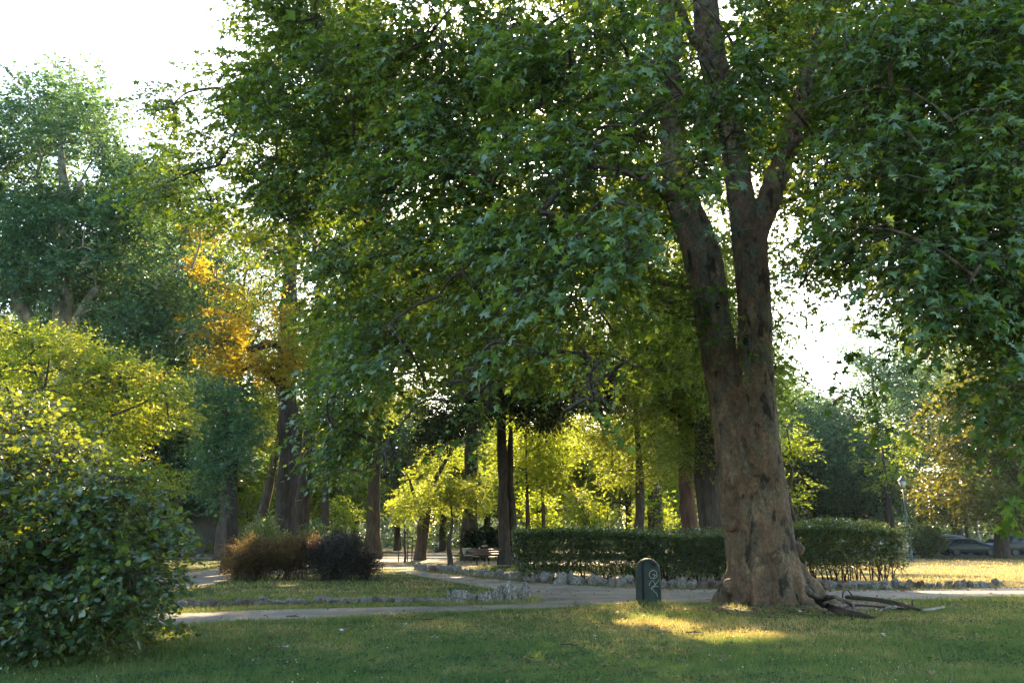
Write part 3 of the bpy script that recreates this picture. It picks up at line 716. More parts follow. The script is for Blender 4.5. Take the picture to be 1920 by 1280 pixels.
MAIN = [(430, -60), (372, 0), (440, 60), (400, 112), (322, 112), (250, 180), (232, 330), (310, 390), (360, 430), (440, 420), (490, 540), (592, 600), (585, 800), (620, 890), (700, 890), (740, 780), (790, 690), (880, 640), (960, 610), (1040, 620), (1110, 640), (1170, 620), (1210, 590), (1250, 540), (1290, 430), (1420, 400), (1460, 300), (1560, 200), (1570, -60)]
def Dmain(px, py):
    base = 10.6 + max(0, 1160 - px) * .0118 + max(0, px - 1250) * .022
    return base + random.random() ** 1.6 * 4.5
blobs = screen_blobs(MAIN, Dmain, 240, .55, 1.15, inset=.7, sep=.34)
LOWE = [(590, 800), (625, 880), (700, 870), (740, 780)]
DROP = [(random.uniform(LOWE[i][0], LOWE[i + 1][0]), LOWE[i][1] + random.uniform(-50, 15)) for i in (0, 1, 2) for _ in range(6)]
DROP += [(px, py) for px, py in ((930, 640), (915, 675), (890, 690), (860, 700), (925, 715), (900, 735), (870, 745), (840, 752), (915, 765), (885, 785), (905, 810), (880, 820), (850, 715), (1090, 650), (1120, 680), (1145, 700), (1105, 715), (1080, 745), (1115, 750), (1060, 770), (1100, 775), (1140, 760), (1010, 660), (1170, 680), (800, 720), (780, 760))]
for px, py in DROP:
    r = random.uniform(.16, .30); blobs.append((at(px, py, Dmain(px, py) * .97), (r, r, r)))
BEH = [(1440, -60), (1600, -60), (1612, 300), (1590, 470), (1530, 600), (1470, 650), (1445, 300)]
b2 = screen_blobs(BEH, lambda x, y: random.uniform(22, 27), 50, .75, 1.15, inset=.7)
BK = [(470, 20), (330, 140), (290, 260), (360, 340), (480, 390), (590, 560), (700, 600), (1000, 590), (1250, 560), (1440, 500), (1470, 300), (1540, 200), (1560, -60), (480, -60)]
b3 = screen_blobs(BK, lambda x, y: random.uniform(20, 33), 165, 1.2, 1.7, inset=.6, sep=.34)
BK2 = [(1560, -60), (1545, 300), (1600, 480), (1700, 560), (1900, 640), (2100, 640), (2100, -60)]
b3r = screen_blobs(BK2, lambda x, y: random.uniform(17, 27), 75, 1.1, 1.6, inset=.6, sep=.34)
tries = 0; nb3 = len(b3)
while len(b3) < nb3 + 85 and tries < 4000:     # boughs added on the sunny side to shade the near lawn
    tries += 1
    g_ = Vector((random.uniform(-8, 11), random.uniform(8, 19.5), 0)); yy = random.uniform(20.5, 33); c = g_ + SUN * ((yy - g_.y) / SUN.y)
    if c.z < 6.5 or any((np.array(g_ - Vector(q[0])) ** 2).sum() < (q[1] + .6) ** 2 for q in LIT if q[0][2] < .01): continue
    fz = c.y * cp + (c.z - EYE) * sp; px = 960 + c.x / fz * F; py = 640 - (-c.y * sp + (c.z - EYE) * cp) / fz * F
    if px < 420 or (px < 590 and py > 370) or (px > 1420 and py > 420) or py < -400: continue
    if any((c - b[0]).length < 1.2 for b in b3[nb3:]): continue
    r = random.uniform(1.2, 1.6); b3.append((c, (r, r, r * .6)))
hi = []
for _ in range(90):
    u = Vector((random.gauss(0, 1), random.gauss(0, 1), random.gauss(0, 1))).normalized() * random.random() ** .4
    c = Vector((bb.x - 2 + u.x * 12, bb.y - 1 + u.y * 9, 17.5 + u.z * 7))
    p = (c - Vector((0, 0, EYE))); fz = p.y * cp + p.z * sp; uy = (-p.y * sp + p.z * cp) / fz
    if fz > 0 and uy * F < 720 and abs(p.x / fz * F) < 1050: continue
    if c.z < 7: continue
    hi.append((c, (1.9, 1.9, 1.4)))
tg = Geo(); cg = Geo()
skel = []
for spec, a, b_ in STEMS:
    pts, rad = stem(spec, a, b_); skel += [p for p in smooth_path(pts, rad, 3)[0] if p.z > 5]
grow(tg, skel, blobs + b2 + b3 + hi, .055, seg=6, tips=2)
tg.add(TV + np.array(bb), TT_.reshape(-1, 3), 1)
tg.build('trunk', [M['bark'], M['plane_bark']], big, smooth=True, origin=bb)
foliage(cg, blobs, 'plane', .178, 3.1, k=7, L=.75, hub=tuple(bb + Vector((0, 0, 9))), twig=1, thr=.50, nscale=.8, seed=3, droop=.45, tilt=.45, shell=2.0)
foliage(cg, b2, 'plane3', .20, 2.2, k=7, L=.8, hub=tuple(bb + Vector((0, 0, 9))), thr=.3, droop=.35)
foliage(cg, b3, 'plane3', .22, 2.1, k=7, L=.8, hub=tuple(bb + Vector((0, 0, 9))), thr=.42, nscale=1.0, droop=.35)
foliage(cg, hi, 'plane3', .30, 1.9, k=7, L=1.0, hub=tuple(bb + Vector((0, 0, 12))), droop=.3)
cg.build('crown', [M['leaf_plane'], M['twig']], big, origin=bb)

# ------------------------------------------------------------------ plane tree standing to the right, its boughs hanging in
RT = Vector((12.6, 15.5, 0)); rt = empty('plane_tree', RT); tag(rt, 'plane tree at the right edge with dark lobed leaves hanging over the lawn', 'tree')
tg = Geo(); cg = Geo()
pts, rad = smooth_path([RT + Vector((0, 0, -.1)), RT + Vector((.05, 0, 1.5)), RT + Vector((-.1, .1, 5)), RT + Vector((-.3, 0, 9)), RT + Vector((.1, .2, 15)), RT + Vector((0, 0, 20))], [.75, .52, .46, .38, .25, .08], 5)
tube(tg, pts, rad, 16, wob=.3); skel = [p for p in pts if p.z > 4]
RP = [(1590, -60), (1525, 60), (1530, 240), (1520, 400), (1560, 470), (1570, 540), (1630, 580), (1700, 600), (1770, 665), (1840, 730), (1885, 850), (1940, 900), (2080, 900), (2080, -60)]
rb = screen_blobs(RP, lambda x, y: 10.5 + random.random() ** 1.3 * 5.5, 170, .45, .95, inset=.7, sep=.34)
rh = []
for _ in range(34):
    u = Vector((random.gauss(0, 1), random.gauss(0, 1), random.gauss(0, 1))).normalized() * random.random() ** .4
    c = Vector((RT.x + .5 + u.x * 6, RT.y + u.y * 6, 14.5 + u.z * 6))
    p = (c - Vector((0, 0, EYE))); fz = p.y * cp + p.z * sp; uy = (-p.y * sp + p.z * cp) / fz
    if uy * F < 700 and p.x / fz * F < 1050: continue
    rh.append((c, (1.8, 1.8, 1.4)))
grow(tg, skel, rb + b3r + rh, .05, seg=6, tips=2)
tg.build('trunk', M['plane_bark'], rt, smooth=True, origin=RT)
foliage(cg, rb, 'plane', .165, 2.9, k=7, L=.7, hub=tuple(RT + Vector((0, 0, 9))), twig=1, thr=.43, nscale=.8, seed=7, droop=.5, tilt=.45, shell=2.0)
sp_ = [(at(px, py, D), (r, r, r)) for px, py, D, r in ((1612, 610, 12, .22), (1606, 660, 12, .14), (1600, 735, 12, .22), (1645, 740, 12.3, .22), (1655, 790, 12.4, .14), (1900, 960, 11, .12), (1915, 930, 11, .2))]
foliage(cg, sp_, 'plane', .19, 2.4, k=6, L=.4, twig=1, droop=.6)
foliage(cg, b3r, 'plane3', .22, 1.9, k=7, L=.8, thr=.34, droop=.35)
foliage(cg, rh, 'plane3', .30, 1.9, k=7, L=1.0, droop=.3)
cg.build('crown', [M['leaf_plane'], M['twig']], rt, origin=RT)

# ------------------------------------------------------------------ round-leaved shrub at the left edge
SB = Vector((-7.3, 11.8, 0)); sh = empty('round_leaved_shrub', SB); tag(sh, 'big dark shrub with round leaves filling the left foreground', 'shrub')
SP = [(-120, 690), (30, 735), (120, 775), (180, 840), (225, 880), (280, 885), (318, 950), (306, 1050), (318, 1100), (305, 1150), (280, 1190), (215, 1228), (100, 1262), (-120, 1290)]
def Dsh(x, y):
    lo = gp(150, 1262).y
    return max(lo, 10.3) + random.random() ** 1.3 * 3.0
sb = screen_blobs(SP, Dsh, 120, .28, .55, inset=.75, sep=.36)
sb = [(Vector((c.x, c.y, max(c.z, .22))), r) for c, r in sb]
extra = [(Vector((-9.5 + random.uniform(-2, 1.2), 11.5 + random.uniform(-1, 2.5), random.uniform(.4, 3.4))), (.6, .6, .5)) for _ in range(24)]
tg = Geo(); cg = Geo()
sk = []
for i in range(7):
    a = SB + Vector((random.uniform(-.5, .9), random.uniform(-.3, .3), 0)); e = a + Vector((random.uniform(-.8, .9), random.uniform(-.5, .5), 2.2))
    pts, rad = smooth_path([a, (a + e) / 2 + Vector((.1, 0, 0)), e], [.045, .035, .02], 4); tube(tg, pts, rad, 6); sk += pts
grow(tg, sk, sb + extra, .022, seg=5, tips=3)
tg.build('stem', M['bark'], sh, smooth=True, origin=SB)
foliage(cg, sb, 'round', .084, 2.9, k=8, L=.46, hub=(SB.x, SB.y, 1.2), twig=1, droop=.25, tilt=.75, thr=.36, nscale=.45, seed=9, prob=.6)
foliage(cg, extra, 'round', .11, 2.2, k=7, L=.42, twig=1, droop=.25, tilt=.75)
sp_ = [(at(348, 1180, 12.0), (.12, .12, .08)), (at(362, 1186, 12.0), (.08, .08, .05)), (at(325, 1170, 12.0), (.15, .15, .1))]
foliage(cg, sp_, 'round', .08, 2.2, k=5, L=.2)
cg.build('crown', [M['leaf_round'], M['twig']], sh, origin=SB)

# ------------------------------------------------------------------ trees drawn from outlines
def outline_tree(name, label, basept, trunks, poly, Df, n, rlo, rhi, kind, size, lai, leafm, bark, cat='tree', group=None, inset=.7, sep=.45, thr=.25, r0=.06, k=6, L=.6, extra=None, prob=1.0, droop=.25, tilt=.5, squash=.72, nscale=1.5, seed=1, tips=0):
    b = Vector(basept); tg = Geo(); cg = Geo(); skel = []
    for pts, rad in trunks:
        pp, rr = smooth_path(pts, rad, 4); tube(tg, pp, rr, 12, wob=.4); skel += pp
    zmin = min(at(x, y, b.y).z for x, y in poly)
    sk2 = [p for p in skel if p.z > zmin * .8] or skel
    blobs = screen_blobs(poly, Df, n, rlo, rhi, inset, sep) + (extra or [])
    blobs = [(c, (r[0], r[1], r[0] * squash)) for c, r in blobs]
    grow(tg, sk2, blobs, r0, seg=5, tips=tips)
    foliage(cg, blobs, kind, size, lai, k=k, L=L, hub=(b.x, b.y, zmin), thr=thr, nscale=nscale, seed=seed, prob=prob, droop=droop, tilt=tilt)
    return finish_tree(name, label, cat, b, tg, cg, M[bark], M[leafm], group)

def P3(px, py, D): return at(px, py, D)
# tall pale-limbed plane at the left
D = 42.0; b0 = Vector((at(110, 1000, D).x, D, 0))
tr = [([b0, P3(112, 800, D), P3(118, 600, D), P3(120, 420, D), P3(118, 330, D), P3(112, 250, D)], [1.0, .7, .5, .36, .22, .1]),
      ([P3(118, 430, D), P3(135, 380, D - .5), P3(152, 340, D - 1)], [.28, .24, .12]),
      ([P3(116, 700, D), P3(80, 640, D), P3(40, 580, D - 1), P3(20, 520, D - 1)], [.4, .36, .3, .16]),
      ([P3(116, 680, D), P3(150, 590, D - 1), P3(180, 540, D - 1)], [.36, .28, .14])]
TP = [(-160, 150), (0, 175), (60, 130), (130, 120), (170, 130), (215, 170), (250, 230), (310, 290), (370, 350), (400, 430), (430, 540), (400, 640), (300, 690), (200, 640), (150, 580), (60, 600), (-160, 600)]
outline_tree('plane_tree', 'tall blue-green plane tree with pale limbs behind the yellow-green tree at left', b0, tr, TP, lambda x, y: D - 3 + random.uniform(-1.5, 9), 230, 1.1, 2.0, 'plane3', .24, 2.6, 'leaf_far_plane', 'bark_pale', thr=.42, nscale=1.3, k=7, L=.9, r0=.07, seed=21, inset=.5, sep=.3)
# yellow-green sunlit tree
D = 25.0; b0 = Vector((at(60, 1000, D).x, D, 0))
YP = [(-160, 590), (0, 585), (90, 585), (160, 610), (180, 640), (260, 650), (300, 690), (350, 730), (365, 775), (330, 810), (300, 860), (330, 900), (340, 940), (200, 960), (-160, 960)]
outline_tree('field_maple', 'broad yellow-green tree lit from behind above the round-leaved shrub', b0, [([b0, P3(60, 900, D), P3(70, 800, D), P3(80, 700, D)], [.3, .24, .18, .08])], YP,
             lambda x, y: D - 1.5 + random.uniform(-1, 4), 130, .7, 1.15, 'plane3', .125, 2.0, 'leaf_lime', 'bark', thr=.25, nscale=1.0, k=7, L=.45, seed=5, droop=.1, tilt=.4, squash=.5, inset=.6, sep=.38)
# mid green trees between the shrub and the big trunk
D = 37.0; b0 = Vector((at(432, 1050, D).x, D, 0))
GP_ = [(330, 700), (400, 690), (450, 720), (490, 760), (500, 840), (470, 900), (450, 950), (380, 960), (345, 900), (350, 800)]
outline_tree('sycamore', 'mid-green tree overhanging the path end between shrub and knobbly trunk', b0, [([b0 + Vector((0, 0, -.1)), P3(432, 960, D), P3(436, 860, D), P3(420, 760, D)], [.42, .30, .24, .1])], GP_,
             lambda x, y: D + random.uniform(-3, 3), 50, .7, 1.15, 'plane3', .16, 1.9, 'leaf_far_plane', 'bark', thr=.40, k=7, L=.5, seed=8, r0=.04)
# knobbly trunk, rusty leaves
D = 41.0; b0 = Vector((at(536, 1030, D).x, D, 0))
tr = [([b0 + Vector((0, 0, -.1)), P3(532, 1000, D), P3(536, 930, D), P3(541, 860, D), P3(545, 805, D), P3(541, 760, D), P3(538, 700, D), P3(540, 620, D), P3(545, 500, D), P3(560, 380, D)], [.60, .55, .52, .52, .64, .48, .50, .44, .36, .2]),
      ([P3(552, 830, D), P3(562, 800, D - .3), P3(568, 785, D - .4)], [.25, .26, .1]),
      ([P3(540, 650, D), P3(500, 645, D - .5), P3(470, 655, D - 1), P3(430, 640, D - 1)], [.26, .2, .14, .08]),
      ([P3(538, 730, D), P3(480, 690, D - .5), P3(445, 700, D - 1)], [.16, .12, .06])]
RPo = [(345, 590), (400, 570), (450, 575), (500, 610), (560, 590), (590, 640), (570, 720), (520, 750), (480, 690), (440, 720), (400, 715), (360, 650)]
RP2 = [(350, 430), (380, 400), (450, 400), (540, 430), (600, 520), (590, 620), (480, 600), (430, 580), (380, 560), (350, 500)]
more = screen_blobs(RP2, lambda x, y: D - 3 + random.uniform(-1.5, 5), 100, .7, 1.2, .45, .28)
outline_tree('horse_chestnut', 'chestnut tree with rusty orange leaves and a knobbly grey trunk', b0, tr, RPo, lambda x, y: D - 2 + random.uniform(-1.5, 3), 80, .55, .95, 'plane3', .16, 1.7, 'leaf_rust', 'bark', thr=.42, k=7, L=.5, extra=more, seed=12, droop=.1, squash=.6, inset=.5, sep=.3, r0=.04)

# ------------------------------------------------------------------ simple trees of the middle distance
simple_tree('chestnut_tree', 'tall dark tree behind the rusty chestnut crown', 560, 49, 120, 9, 6.5, .45, 'leaf_mid', nblob=34, lean=.02, lai=1.9, thr=.25)
simple_tree('linden_tree', 'slim straight trunk rising behind the dusky shrub', 609, 46, 560, 4.6, 3.6, .22, 'leaf_mid', nblob=20, lai=2.2)
simple_tree('leaning_tree', 'dark trunk leaning right behind the brown shrubs', 470, 52, 640, 5.5, 3.6, .36, 'leaf_mid', nblob=18, lean=.16, lai=2.0)
D = gp(357, 1036).y
simple_tree('park_tree', 'dark trunk nearest the grey wall at far left', 357, D, 720, 4.2, 4.0, .42, 'leaf_blue', nblob=18)
simple_tree('park_tree', 'reddish flared trunk in front of the grey wall', 371, D + 9, 760, 4.4, 4.0, .48, 'leaf_mid', bark='bark_red', nblob=18)
# bright small tree on a thick dark trunk
D = gp(788, 1050).y; b0 = gp(788, 1050)
tr = [([b0 + Vector((0, 0, -.1)), P3(791, 1010, D), P3(796, 970, D), P3(806, 930, D), P3(826, 880, D), P3(850, 840, D)], [.50, .40, .38, .26, .16, .07]), ([P3(795, 975, D), P3(780, 940, D), P3(768, 900, D)], [.2, .14, .06])]
BP = [(745, 900), (770, 850), (810, 825), (860, 820), (895, 840), (925, 870), (930, 930), (900, 970), (840, 985), (780, 990), (735, 985), (725, 950)]
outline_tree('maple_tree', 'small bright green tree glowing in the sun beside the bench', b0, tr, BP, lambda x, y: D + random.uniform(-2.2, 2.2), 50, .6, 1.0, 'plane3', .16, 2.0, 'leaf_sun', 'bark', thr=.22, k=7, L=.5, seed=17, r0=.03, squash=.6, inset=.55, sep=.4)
simple_tree('young_tree', 'thin bent young trunk left of the bench', 846, gp(846, 1062).y, 890, 3.0, 1.9, .13, 'leaf_mid', nblob=10, br=.8, lean=-.02)
# twin trunk with a nearly black crown
D = gp(948, 1058).y; b0 = gp(948, 1058)
tr = [([b0 + Vector((-.05, 0, -.1)), P3(946, 1020, D), P3(944, 960, D), P3(943, 880, D), P3(940, 780, D), P3(945, 680, D), P3(950, 560, D)], [.50, .36, .33, .31, .27, .2, .08]),
      ([b0 + Vector((.55, .3, -.1)), P3(963, 1020, D + .3), P3(959, 960, D + .3), P3(956, 880, D + .3), P3(958, 800, D + .2)], [.34, .24, .22, .2, .12])]
KP = [(760, 850), (790, 780), (840, 700), (890, 620), (930, 560), (1000, 540), (1060, 590), (1110, 640), (1160, 720), (1170, 780), (1120, 800), (1020, 815), (950, 790), (880, 820), (800, 860)]
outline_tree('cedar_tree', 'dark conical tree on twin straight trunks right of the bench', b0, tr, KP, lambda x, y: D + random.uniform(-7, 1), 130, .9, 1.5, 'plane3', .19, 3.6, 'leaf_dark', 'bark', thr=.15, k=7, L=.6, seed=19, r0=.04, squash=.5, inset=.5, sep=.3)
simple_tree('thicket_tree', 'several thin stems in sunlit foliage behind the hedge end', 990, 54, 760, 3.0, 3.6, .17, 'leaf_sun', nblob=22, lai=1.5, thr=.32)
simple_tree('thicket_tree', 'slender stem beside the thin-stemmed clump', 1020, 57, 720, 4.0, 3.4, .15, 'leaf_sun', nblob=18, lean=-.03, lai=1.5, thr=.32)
simple_tree('elm_tree', 'dark forked tree over the middle of the hedge', 1200, 51, 540, 3.3, 4.8, .30, 'leaf_mid', nblob=34, lai=2.0)
simple_tree('oak_tree', 'tree with a straight reddish trunk behind the hedge', 1292, 41, 480, 3.9, 4.4, .40, 'leaf_mid', bark='bark_red', nblob=34, lai=2.0, lean=-.005)
simple_tree('old_plane', 'thick black gnarled trunk just behind the plane tree', 1338, 38, 420, 4.2, 4.0, .72, 'leaf_mid', nblob=26, lai=2.0)
simple_tree('acacia_tree', 'yellow-green low tree showing right of the big trunk', 1490, 40, 760, 2.8, 2.2, .16, 'leaf_sun', nblob=18, lai=1.5, thr=.3, br=.7)
simple_tree('young_tree', 'staked young tree inside the thin post guard', 760, gp(760, 1054).y, 930, 2.6, 1.5, .07, 'leaf_sun', nblob=8, br=.6)
for px, Y, top, lab in ((30, 62, 430, 'tall tree behind the forked pale limbs at far left'), (135, 66, 400, 'tall tree between the pale limbs and the yellow-green crown'), (215, 60, 380, 'tall bluish tree behind the lower right boughs of the pale-limbed plane'), (330, 64, 330, 'tall bluish tree between the pale-limbed plane and the rusty chestnut'), (420, 58, 400, 'tall tree right behind the rusty leaves')):
    simple_tree('tall_elm', lab, px, Y, top, 5, 5.5, .45, 'leaf_far_plane', nblob=44, lai=2.4, thr=.25)
simple_tree('tall_elm', 'tall tree filling the gap above the dark conical tree', 880, 56, 330, 9, 7.5, .5, 'leaf_mid', nblob=40, lai=1.7, thr=.28)
simple_tree('tall_elm', 'tall tree behind the forked plane trunk', 1230, 58, 260, 9, 7.5, .5, 'leaf_mid', nblob=44, lai=1.7, thr=.28)
simple_tree('tall_elm', 'tall tree behind the right side of the forked plane', 1440, 52, 600, 6, 3.8, .4, 'leaf_far_plane', nblob=26, lai=1.7, thr=.28)
simple_tree('tall_elm', 'tall tree left of the dark conical tree', 700, 60, 420, 9, 7.0, .5, 'leaf_mid', nblob=36, lai=1.7, thr=.28)

# ------------------------------------------------------------------ far rows of trees closing the park
G = 'trees closing the far side of the park'
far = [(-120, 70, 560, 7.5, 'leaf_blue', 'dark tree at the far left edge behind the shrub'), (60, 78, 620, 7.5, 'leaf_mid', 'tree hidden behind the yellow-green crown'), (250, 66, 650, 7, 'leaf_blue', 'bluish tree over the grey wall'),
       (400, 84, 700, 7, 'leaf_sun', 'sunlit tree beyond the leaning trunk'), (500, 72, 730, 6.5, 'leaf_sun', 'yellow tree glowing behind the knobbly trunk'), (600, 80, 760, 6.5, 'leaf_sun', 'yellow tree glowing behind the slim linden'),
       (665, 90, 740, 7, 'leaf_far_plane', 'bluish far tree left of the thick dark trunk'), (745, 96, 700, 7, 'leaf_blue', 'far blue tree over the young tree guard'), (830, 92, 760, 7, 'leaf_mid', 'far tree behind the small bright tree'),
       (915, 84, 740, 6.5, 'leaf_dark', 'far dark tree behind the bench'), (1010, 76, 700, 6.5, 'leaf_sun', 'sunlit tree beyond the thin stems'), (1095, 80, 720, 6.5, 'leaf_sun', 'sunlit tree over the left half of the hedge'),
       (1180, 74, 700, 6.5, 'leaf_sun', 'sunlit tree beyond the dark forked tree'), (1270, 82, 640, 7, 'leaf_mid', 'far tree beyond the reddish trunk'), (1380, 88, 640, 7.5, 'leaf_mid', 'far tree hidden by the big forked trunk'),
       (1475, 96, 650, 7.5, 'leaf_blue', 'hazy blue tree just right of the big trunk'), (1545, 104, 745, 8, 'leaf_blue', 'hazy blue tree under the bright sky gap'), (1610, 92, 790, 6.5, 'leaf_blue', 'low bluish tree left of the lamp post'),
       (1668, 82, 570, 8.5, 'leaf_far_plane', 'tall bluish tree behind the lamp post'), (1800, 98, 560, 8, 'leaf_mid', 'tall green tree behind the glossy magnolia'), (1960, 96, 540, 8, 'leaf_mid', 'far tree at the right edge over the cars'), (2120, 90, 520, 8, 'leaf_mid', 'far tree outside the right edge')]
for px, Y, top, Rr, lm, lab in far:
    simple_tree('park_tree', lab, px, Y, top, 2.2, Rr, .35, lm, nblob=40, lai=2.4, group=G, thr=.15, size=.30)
# glossy magnolia at right
D = 62.0; b0 = Vector((at(1880, 1042, D).x, D, 0))
MP_ = [(1735, 735), (1770, 700), (1830, 690), (1900, 700), (2000, 720), (2040, 840), (2010, 960), (1940, 1005), (1880, 1010), (1820, 1000), (1770, 985), (1725, 960), (1715, 880), (1720, 800)]
outline_tree('magnolia_tree', 'glossy dark magnolia with golden leaf edges above the parked cars', b0, [([b0 + Vector((0, 0, -.1)), P3(1879, 1010, D), P3(1876, 940, D), P3(1870, 850, D), P3(1870, 760, D)], [.62, .50, .4, .3, .12])], MP_,
             lambda x, y: D + random.uniform(-5, 4), 110, 1.1, 1.8, 'quad', .26, 2.2, 'leaf_glossy', 'bark', thr=.22, k=6, L=.7, seed=31, r0=.05, squash=.8, tilt=.9, inset=.55, sep=.36, prob=.6)
simple_tree('acer_tree', 'yellow-green tree beside the magnolia above the lamp', 1672, 70, 760, 5, 2.7, .25, 'leaf_sun', nblob=20, lai=1.7)
wd = Geo()
for i in range(1150):
    x = random.uniform(-120, 130); y = random.uniform(98, 120) if i < 700 else random.uniform(118, 138)
    Pq, Dq = blob_twigs((x, y, random.uniform(.3, 9.5) if i % 3 else random.uniform(.2, 2.5)), (2.8, 2.0, 1.7), 44)
    sprays(wd, 'quad', Pq, Dq, 1.0, 6, .42)
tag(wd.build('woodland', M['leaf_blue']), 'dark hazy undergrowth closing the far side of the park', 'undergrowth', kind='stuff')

# low shrubs
def bush(name, label, c, r, kind, size, lai, leafm, group=None, upright=0.2, n=14, stems=8, L=.3, prob=1.0, k=6, tilt=.7, thr=.15):
    b = Vector((c[0], c[1], 0)); e = empty(name, b); tag(e, label, 'shrub', group)
    tg = Geo(); cg = Geo(); bl = []
    for _ in range(n):
        u = Vector((random.gauss(0, 1), random.gauss(0, 1), random.gauss(0, 1))).normalized() * random.random() ** .4
        q = Vector((b.x + u.x * r[0] * .72, b.y + u.y * r[1] * .72, c[2] + u.z * r[2] * .68)); rr = min(r) * random.uniform(.34, .5)
        bl.append((q, (rr, rr, rr)))
    for _ in range(stems):
        a = b + Vector((random.uniform(-.5, .5) * r[0], random.uniform(-.4, .4) * r[1], -.05)); q = random.choice(bl)[0]
        tube(tg, [a, (a + q) / 2 + Vector((0, 0, .1)), q], [.018 * max(1, r[2]), .013 * max(1, r[2]), .006], 5)
    foliage(cg, bl, kind, size, lai, k=k, L=L, upright=upright, tilt=tilt, thr=thr, nscale=.5, seed=int(abs(c[0] * 7)) + 3, prob=prob, droop=.05)
    if upright >= .3:        # bare twiggy shoots standing out of the top and sides
        for q, rr in bl * 5:
            a = q + Vector([random.gauss(0, .45) * rr[0] for _ in range(3)]); d = Vector((random.gauss(0, .35), random.gauss(0, .3), random.uniform(.5, 1))) * random.uniform(.25, .6)
            tube(cg, [a, a + d * .5 + Vector((random.gauss(0, .02), 0, 0)), a + d], [.007, .005, .003], 3, 1, cap=False)
            sprays(cg, kind, np.array([a + d * .4]), np.array([d]), d.length * .6, 5, size * .8, 0, droop=0, upright=.5)
    tg.build('stem', M['bark'], e, origin=b); cg.build('crown', [M[leafm], M['twig']] if upright >= .3 else M[leafm], e, origin=b)
    return e
def shoots(c, r, n, h, mat_i, geo):
    for _ in range(n):
        a = Vector((c[0] + random.uniform(-.8, .8) * r[0], c[1] + random.uniform(-.8, .8) * r[1], c[2] + r[2] * .3)); e = a + Vector((random.gauss(0, .18), random.gauss(0, .12), h * random.uniform(.6, 1.2)))
        tube(geo, [a, e], [.006, .003], 3, mat_i, cap=False)
Gs = 'twiggy shrubs on the lawn island'
def px_bush(name, label, px, top, wpx, Y, lm, kind='lance', size=.07, lai=3.0, **kw):
    b = Vector((ray(px, 1000)[0] * Y / ray(px, 1000)[1], Y)); H = at(px, top, Y).z; rx = wpx / 2 * mpp(px, 1050, Y)
    return bush(name, label, (b.x, b.y, H * .52), (rx, min(rx, 1.1), H * .52), kind, size, lai, M and lm, **kw)
B1 = px_bush('barberry_shrub', 'reddish brown twiggy shrub at the left end of the lawn island', 468, 1008, 112, 31, 'leaf_brown', group=Gs, n=26, stems=26, upright=.5, L=.4)
B2 = px_bush('barberry_shrub', 'brown shrub in the middle of the island with rusty tips', 548, 1003, 116, 31.3, 'leaf_brown', group=Gs, n=24, stems=24, upright=.5, L=.4)
B3 = px_bush('dusky_shrub', 'purple-grey twiggy shrub at the right end of the island row', 632, 996, 124, 31, 'leaf_purple', group=Gs, n=30, stems=34, upright=.5, L=.4)
B4 = px_bush('dusky_shrub', 'small dusky shrub leaning out over the path', 688, 1015, 56, 31.4, 'leaf_purple', group=Gs, n=12, stems=12, upright=.3, L=.35)
px_bush('elder_shrub', 'light green shrub with pale flowers behind the brown shrubs', 492, 950, 90, 36, 'leaf_pale', kind='quad', size=.13, lai=2.2, n=22, prob=.98)
px_bush('laurel_shrub', 'bluish green shrub behind the dusky shrub', 590, 975, 70, 42, 'leaf_far_plane', kind='quad', size=.15, lai=2.2, n=16)
px_bush('laurel_shrub', 'green shrub at the foot of the grey wall', 402, 1012, 46, 66, 'leaf_mid', kind='quad', size=.18, n=10)
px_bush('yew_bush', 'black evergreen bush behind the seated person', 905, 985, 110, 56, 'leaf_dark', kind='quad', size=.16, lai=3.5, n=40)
px_bush('broom_shrub', 'bright yellow-green low shrub left of the bench', 872, 1036, 40, 56, 'leaf_sun', kind='quad', size=.14, n=8, prob=1, stems=1)
px_bush('clipped_bush', 'round clipped bush beside the lamp post in front of the cars', 1736, 984, 62, 61, 'leaf_hedge', kind='quad', size=.16, lai=4, n=40, thr=0)
fx = Geo()
for px, top, Y, nn in ((1060, 820, 60, 60), (1140, 840, 58, 60), (1230, 850, 56, 46)):
    pass
for i, (px, top, wpx, Y, lm, lab) in enumerate([(1010, 900, 120, 60, 'leaf_sun', 'sunlit shrub behind the left end of the hedge'), (1110, 880, 130, 63, 'leaf_lime', 'yellow sunlit shrub behind the hedge'), (1225, 900, 110, 58, 'leaf_sun', 'golden shrub between the dark fork and the reddish trunk'),
        (640, 920, 90, 68, 'leaf_sun', 'sunlit shrub beyond the slim linden'), (470, 880, 80, 66, 'leaf_sun', 'sunlit shrub between the two dark trunks')]):
    px_bush('hazel_shrub', lab, px, top, wpx, Y, lm, kind='quad', size=.22, lai=2.0, n=30, thr=.3, L=.7, stems=12)

# ------------------------------------------------------------------ hedge
HB = Vector((at(1325, 1060, 31).x, 31, 0)); hx0 = at(962, 1050, 31).x; hx1 = at(1682, 1050, 31).x
he = empty('hedge', HB); tag(he, 'long clipped dark green hedge running behind the big plane tree', 'hedge')
def htop(x): return 1.52 + .10 * math.sin(x * .7) + (.12 if x > 9 else 0)
hg = Geo(); n = 17500
X = rng.uniform(hx0, hx1, n); face = rng.random(n)
Yh = np.where(face < .55, 31 - .8 + rng.normal(0, .07, n), 31 + rng.uniform(-.8, .8, n))
Z = np.where(face < .55, rng.random(n) ** .85 * 1.5 + .1, np.where(face < .85, 1.5 + rng.normal(0, .06, n), rng.uniform(.15, 1.5, n)))
tp = 1.52 + .10 * np.sin(X * .7) + np.where(X > 9, .12, 0); Z = np.minimum(Z * tp / 1.5, tp + .12) + .02
Yh += .15 * (vnoise(np.stack([X, Z, Z * 0], 1), .5, 2) - .5)
